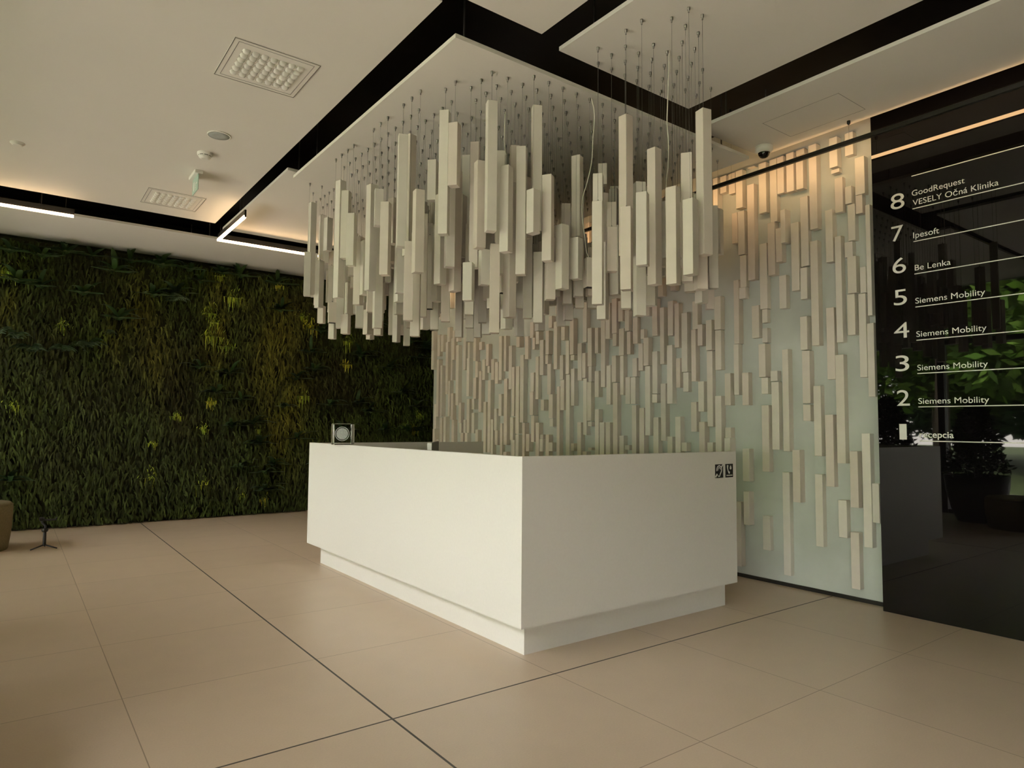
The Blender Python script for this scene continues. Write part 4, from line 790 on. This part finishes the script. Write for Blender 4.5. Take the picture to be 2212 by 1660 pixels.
while cnt < 30000:
    x = random.uniform(X0, X1); z = random.uniform(0.05, 3.54)
    cnt += 1
    dr = 0
    for a, b, c, d, s in drift:
        q = ((x-a)/c)**2+((z-b)/d)**2
        dr = max(dr, s*math.exp(-q))
    base = Vector((0.038, 0.050, 0.011)).lerp(Vector((0.075, 0.115, 0.020)), vnoise(x, z, 1.5, 1)**2)
    base = base.lerp(Vector((0.032, 0.026, 0.008)), 0.8*vnoise(x, z, 2.2, 7)**2)
    base = base.lerp(Vector((0.13, 0.125, 0.014)), min(1, dr*1.1*(0.35+vnoise(x, z*0.5, 6, 2))))
    low = max(0, 1-z/1.6)
    base = base.lerp(Vector((0.055, 0.085, 0.018)), 0.5*low)
    k = random.uniform(.6, 1.35)
    mm.tint = (base.x*k, base.y*k, base.z*k)
    l = random.uniform(.05, .15)*(1.25 if dr > .4 else 1); w = random.uniform(.006, .013)
    a = random.uniform(-.6, .6)
    p = Vector((x, YG-0.06-0.075*vnoise(x, z, 3.2)-random.uniform(0, .03), z))
    e1 = p+Vector((math.sin(a)*l*.5, -random.uniform(.02, .05), -l*.35))
    e2 = p+Vector((math.sin(a)*l*.8, -random.uniform(.0, .05), -l))
    if e2.z < 0.012: e2.z = 0.012
    if e1.z < 0.012: e1.z = 0.012
    sd_ = Vector((math.cos(random.uniform(-.8, .8)), random.uniform(-.5, .5), 0.2)).normalized()*w
    mm.add([p-sd_, p+sd_, e1+sd_, e1-sd_, e2+sd_*.3, e2-sd_*.3], [(0, 1, 2, 3), (3, 2, 4, 5)], True)
mm.tint = None
o = mm.build('moss', M['moss'])
tag(o, 'thick shaggy moss covering the long back wall in green and olive drifts', 'moss', None, 'stuff')

def blade(mb, base, dirv, length, width, droop, col, segs=6, fold=0.25, wav=0.0):
    """one arching strap leaf"""
    p = Vector(base); d = Vector(dirv).normalized()
    side = d.cross(Vector((0, 0, 1)))
    if side.length < 1e-3: side = Vector((1, 0, 0))
    side.normalize()
    st = length/segs
    rows_ = []
    for k in range(segs+1):
        t = k/segs
        w = width*math.sin(math.pi*min(1, 0.12+0.88*t))**0.75*(1 if t < .98 else .1)
        up = side.cross(d)
        s2_ = side*w*.5
        rows_.append((p-s2_+up*fold*w*.5, p.copy(), p+s2_+up*fold*w*.5))
        d = (d+Vector((0, 0, -droop/segs))).normalized()
        p = p+d*st
        if p.z < 0.012: p.z = 0.012
        if p.y > YG-0.03: p.y = YG-0.03
        if p.z > 3.55: p.z = 3.55
    v = [q for r_ in rows_ for q in r_]
    for q in v:
        if q.z > 3.56: q.z = 3.56
    f = []
    for k in range(segs):
        f += [(3*k, 3*k+1, 3*k+4, 3*k+3), (3*k+1, 3*k+2, 3*k+5, 3*k+4)]
    mb.tint = (col[0]*1.6, col[1]*1.6, col[2]*1.6)
    mb.add(v, f, True)
def jit(c, a=.25):
    k = random.uniform(1-a, 1+a)
    return (c[0]*k, c[1]*k, c[2]*k)
def broad_fern(s):
    mb = MB()
    n = random.randint(13, 18)
    for k in range(n):
        a = 2*math.pi*k/n+random.uniform(-.2, .2)
        upk = random.choice((1, 1, .7))
        dv = Vector((math.cos(a), -random.uniform(.35, .95), math.sin(a)*upk+0.15))
        col = jit(random.choice([(0.022, 0.048, 0.017), (0.030, 0.062, 0.020), (0.018, 0.036, 0.014), (0.040, 0.070, 0.022)]))
        blade(mb, (random.uniform(-.02, .02), 0, random.uniform(-.02, .02)), dv, s*random.uniform(.75, 1.15), s*random.uniform(.15, .22), random.uniform(.9, 1.8), col)
    for k in range(3):
        a = random.uniform(0, 2*math.pi)
        blade(mb, (0, 0, 0), (math.cos(a)*.6, -1, .5), s*.6, s*.13, 1.2, jit((0.075, 0.10, 0.035)))
    return mb
def frond(mb, base, dirv, length, width, droop, col):
    p = Vector(base); d = Vector(dirv).normalized()
    side = Vector((1, 0, 0)) - d*d.x
    side.normalize()
    n = 26
    st = length/n
    prev = None
    for k in range(n):
        t = k/n
        w = width*(math.sin(math.pi*(0.10+0.88*t))**0.6)*.5
        up = side.cross(d)
        for sg in (-1, 1):
            c = jit(col, .15)
            mb.tint = c
            b0 = p; b1 = p+d*st*.82
            tip = p+side*sg*w+d*st*.7+Vector((0, -.004, -.012))
            mb.add([b0, b1, tip+d*st*.25, tip-d*st*.10], [(0, 1, 2, 3)])
        d = (d+Vector((0, 0, -droop/n))).normalized()
        side = (side-d*side.dot(d)).normalized()
        p = p+d*st
        if p.z < 0.015: break
        if p.y > YG-0.04: p.y = YG-0.04
def sword_fern(L):
    mb = MB()
    n = random.randint(13, 17)
    for k in range(n):
        a = math.pi*(k+.5)/n
        dv = Vector((math.cos(a)*.55, -random.uniform(.35, .8), .35+.3*math.sin(a)))
        col = random.choice([(0.045, 0.085, 0.035), (0.035, 0.07, 0.03), (0.065, 0.105, 0.05), (0.05, 0.08, 0.025)])
        frond(mb, (random.uniform(-.05, .05), 0, 0), dv, L*random.uniform(.7, 1.15), .085, random.uniform(3.5, 5.5), col)
    return mb
def bright_tuft(s, yellow):
    mb = MB()
    for k in range(60):
        a = random.uniform(0, 2*math.pi)
        c = random.choice([(0.20, 0.26, 0.02), (0.26, 0.30, 0.025), (0.14, 0.21, 0.02)])
        if yellow: c = random.choice([(0.36, 0.30, 0.02), (0.30, 0.28, 0.02), (0.22, 0.24, 0.02)])
        q = random.random()
        blade(mb, (random.gauss(0, s*.28), random.uniform(-.03, .02), random.gauss(0, s*.42)), (math.cos(a)*.7, -random.uniform(.3, .9), math.sin(a)*.4-.25), s*random.uniform(.25, .55), .013, 1.6, jit(c), 4)
    return mb
def dead_leaves(s):
    mb = MB()
    for k in range(9):
        a = random.uniform(0, 2*math.pi)
        frond(mb, (0, 0, 0), (math.cos(a), -random.uniform(.4, .9), math.sin(a)*.7), s*random.uniform(.7, 1.2), .05, 1.5, random.choice([(0.09, 0.055, 0.02), (0.07, 0.06, 0.03), (0.11, 0.085, 0.04)]))
    return mb
PB = [(87, 621), (180, 636), (195, 556), (282, 552), (93, 556), (434, 610), (382, 636), (430, 795), (597, 616), (606, 673), (669, 763), (678, 800), (495, 808), (518, 865),
      (710, 876), (773, 872), (778, 770), (839, 797), (798, 892), (868, 851), (502, 922), (694, 718), (902, 775), (560, 960), (590, 1005), (520, 1010), (20, 545), (140, 540), (350, 575),
      (520, 580), (900, 880), (880, 930), (830, 930), (40, 610), (245, 590), (470, 850), (610, 880), (640, 820), (20, 1040), (545, 915), (890, 740), (740, 930), (410, 560), (480, 560), (330, 640), (640, 950), (255, 690), (575, 1060)]
PS = [(35, 770, .85), (75, 800, .95), (140, 800, .95), (185, 790, .8), (240, 765, .75), (370, 690, .85), (620, 640, .5)]
PT = [(17, 590, .26), (134, 706, .20), (451, 680, .28), (455, 730, .30), (28, 878, .16), (456, 868, .16), (380, 902, .16), (440, 930, .15), (325, 1035, .24), (436, 1050, .26), (475, 600, .2), (505, 646, .28),
      (463, 700, .2), (490, 752, .24), (653, 686, .24), (669, 705, .26), (748, 790, .2), (752, 740, .22), (653, 858, .2), (457, 870, .16), (890, 930, .18), (570, 1080, .14), (600, 560 + 60, .14), (330, 960, .12), (520, 1070, .16), (905, 900, .14), (560, 930, .13)]
PD = [(320, 930, .35), (195, 910, .3), (240, 1060, .3), (110, 1020, .25), (215, 1110, .2), (530, 1040, .25)]
PL = []
for (u, v) in PB: PL.append(('broad_fern', u, v, random.uniform(.27, .38)))
for (u, v, s) in PS: PL.append(('sword_fern', u, v-40, s))
for (u, v, s) in PT: PL.append(('moss_tuft', u, v, s))
for (u, v, s) in PD: PL.append(('withered_fern', u, v, s))
for X_, Z_ in ((5.6, 2.6), (5.9, 1.6), (5.5, 1.2), (6.2, 2.2), (5.2, 2.9), (4.6, 2.9), (4.0, 3.1), (3.0, 0.6), (3.8, 0.7), (-0.9, 2.9), (-1.2, 1.8), (-0.8, 0.8)):
    PL.append(('broad_fern', None, (X_, Z_), .33))
items = []
for kind, u, v, s in PL:
    x, z = pix(u, v, 10.02) if u is not None else v
    items.append((kind, x, min(z, 3.42), s))
kinds = {'broad_fern': ('dark broad-leaved fern', 'fern'), 'sword_fern': ('long drooping sword fern', 'fern'), 'moss_tuft': ('bright yellow-green tuft', 'tuft of leaves'), 'withered_fern': ('brownish withered fern', 'fern')}
hb_ = [(0, 'at the foot of the moss wall'), (0.75, 'in the moss wall at seat height'), (1.3, 'in the moss wall at eye height'), (1.95, 'in the moss wall above eye height'), (2.55, 'high in the moss wall'), (3.05, 'along the moss wall top')]
bb = {}
for it in items:
    k = max(i for i, q in enumerate(hb_) if it[2] >= q[0])
    bb.setdefault((it[0], k), []).append(it)
for (kind, k), lst in bb.items():
    lst.sort(key=lambda t: t[1])
    for n, (kd, x, z, s) in enumerate(lst, 1):
        YP = YG-0.14
        oldYG = YG
        YG = oldYG-YP-0.02       # blades are built in the plant's own coordinates
        if kd == 'broad_fern': mb = broad_fern(s)
        elif kd == 'sword_fern': mb = sword_fern(s)
        elif kd == 'moss_tuft': mb = bright_tuft(s*.75, n % 4 == 0)
        else: mb = dead_leaves(s)
        YG = oldYG
        mb.tint = None
        for i_, p in enumerate(mb.v):
            pz = min(max(p[2]+z, 0.012), 3.56)-z
            mb.v[i_] = (p[0], p[1], pz)
        o = mb.build(kd, M['leaf'], None, (x, YP, z))
        where = hb_[k][1] + (', %s from the left' % ordinal(n) if len(lst) > 1 else '')
        tag(o, '%s %s' % (kinds[kd][0], where), kinds[kd][1], 'plants on the moss wall')

# ------------------------------------------------------------------ the garden outside, seen in the black panel
random.seed(21)
gr = MB().box(-60, -45, -0.30, -7.5, 50, -0.12).build('lawn', M['grass'])
tag(gr, 'sunlit lawn outside the glazed front', 'lawn', None, 'stuff')
tag(MB().box(-7.5, -45, -0.30, XF-0.1, 50, -0.10).build('path', M['paving']), 'pale paved path along the glazed front', 'path')  # paving widened towards the lawn to bounce neutral light onto the ceiling
def tree_meshes(seed, hgt, rad, cols, conifer=False):
    random.seed(seed)
    tr = MB().tube([(0, 0, 0.002), (0.05, 0.03, hgt*.35), (0, -.05, hgt*.75)], [hgt*.022, hgt*.016, hgt*.006], 10)
    blobs = []
    for k in range(14):
        t = random.uniform(.0, 1)
        a = random.uniform(0, 2*math.pi)
        rr = rad*(.75*math.sqrt(random.random()))*(1-.5*t)
        blobs.append((Vector((rr*math.cos(a), rr*math.sin(a), hgt*(.36+.56*t))), rad*random.uniform(.32, .55)))
    mb = MB()
    def fn():
        if conifer:
            t = random.random()**.8; a = random.uniform(0, 2*math.pi); rr = rad*(1-t)*math.sqrt(random.random())
            o_ = Vector((math.cos(a), math.sin(a), -.2))
            return Vector((rr*math.cos(a), rr*math.sin(a), hgt*(.12+.88*t))), o_
        c, r_ = random.choice(blobs)
        o_ = Vector((random.gauss(0, 1), random.gauss(0, 1), random.gauss(0, 1))).normalized()
        return c+o_*r_*random.uniform(.6, 1.0), o_
    leaf_cloud(mb, 6500, fn, .55, cols)
    return tr.mesh('trunk', M['bark']), mb.mesh('crown', M['tree_leaf'])
kinds_t = [(tree_meshes(1, 8.5, 3.0, [(0.13, 0.24, 0.03), (0.19, 0.32, 0.05), (0.09, 0.17, 0.03)]), 'broad-crowned fresh green tree'),
           (tree_meshes(2, 10, 3.4, [(0.10, 0.20, 0.03), (0.15, 0.26, 0.04), (0.07, 0.13, 0.025)]), 'tall deep green tree'),
           (tree_meshes(3, 9, 2.4, [(0.04, 0.09, 0.03), (0.05, 0.11, 0.04)], True), 'dark pointed conifer')]
spots = [(-13.5, 4.8, 0), (-15, 9.5, 1), (-13, 14.5, 0), (-17, 1.5, 1), (-22, 7.0, 2), (-20, 11.5, 0), (-21, 17, 1), (-26, 12.5, 2), (-24, 3, 0), (-14, -2.5, 0), (-18, -7, 1), (-16, 20, 0), (-28, 20, 1), (-30, 8, 1), (-12, -10, 0), (-22, 26, 0), (-32, 15, 0), (-34, 2, 1)]
for i, (x, y, k) in enumerate(sorted(spots, key=lambda s: s[1]), 1):
    (tm, cm), lab = kinds_t[k]
    root = empty('garden_tree', (x, y, -0.12), '%s on the lawn outside, %s along the glazed front' % (lab, ordinal(i)), 'tree', 'trees in the garden')
    for nm, me in (('trunk', tm), ('crown', cm)):
        ch = bpy.data.objects.new(nm, me)
        COL.objects.link(ch)
        ch.parent = root
    root.rotation_euler.z = i*1.7
    root.scale = (1.2, 1.2, 1.0)
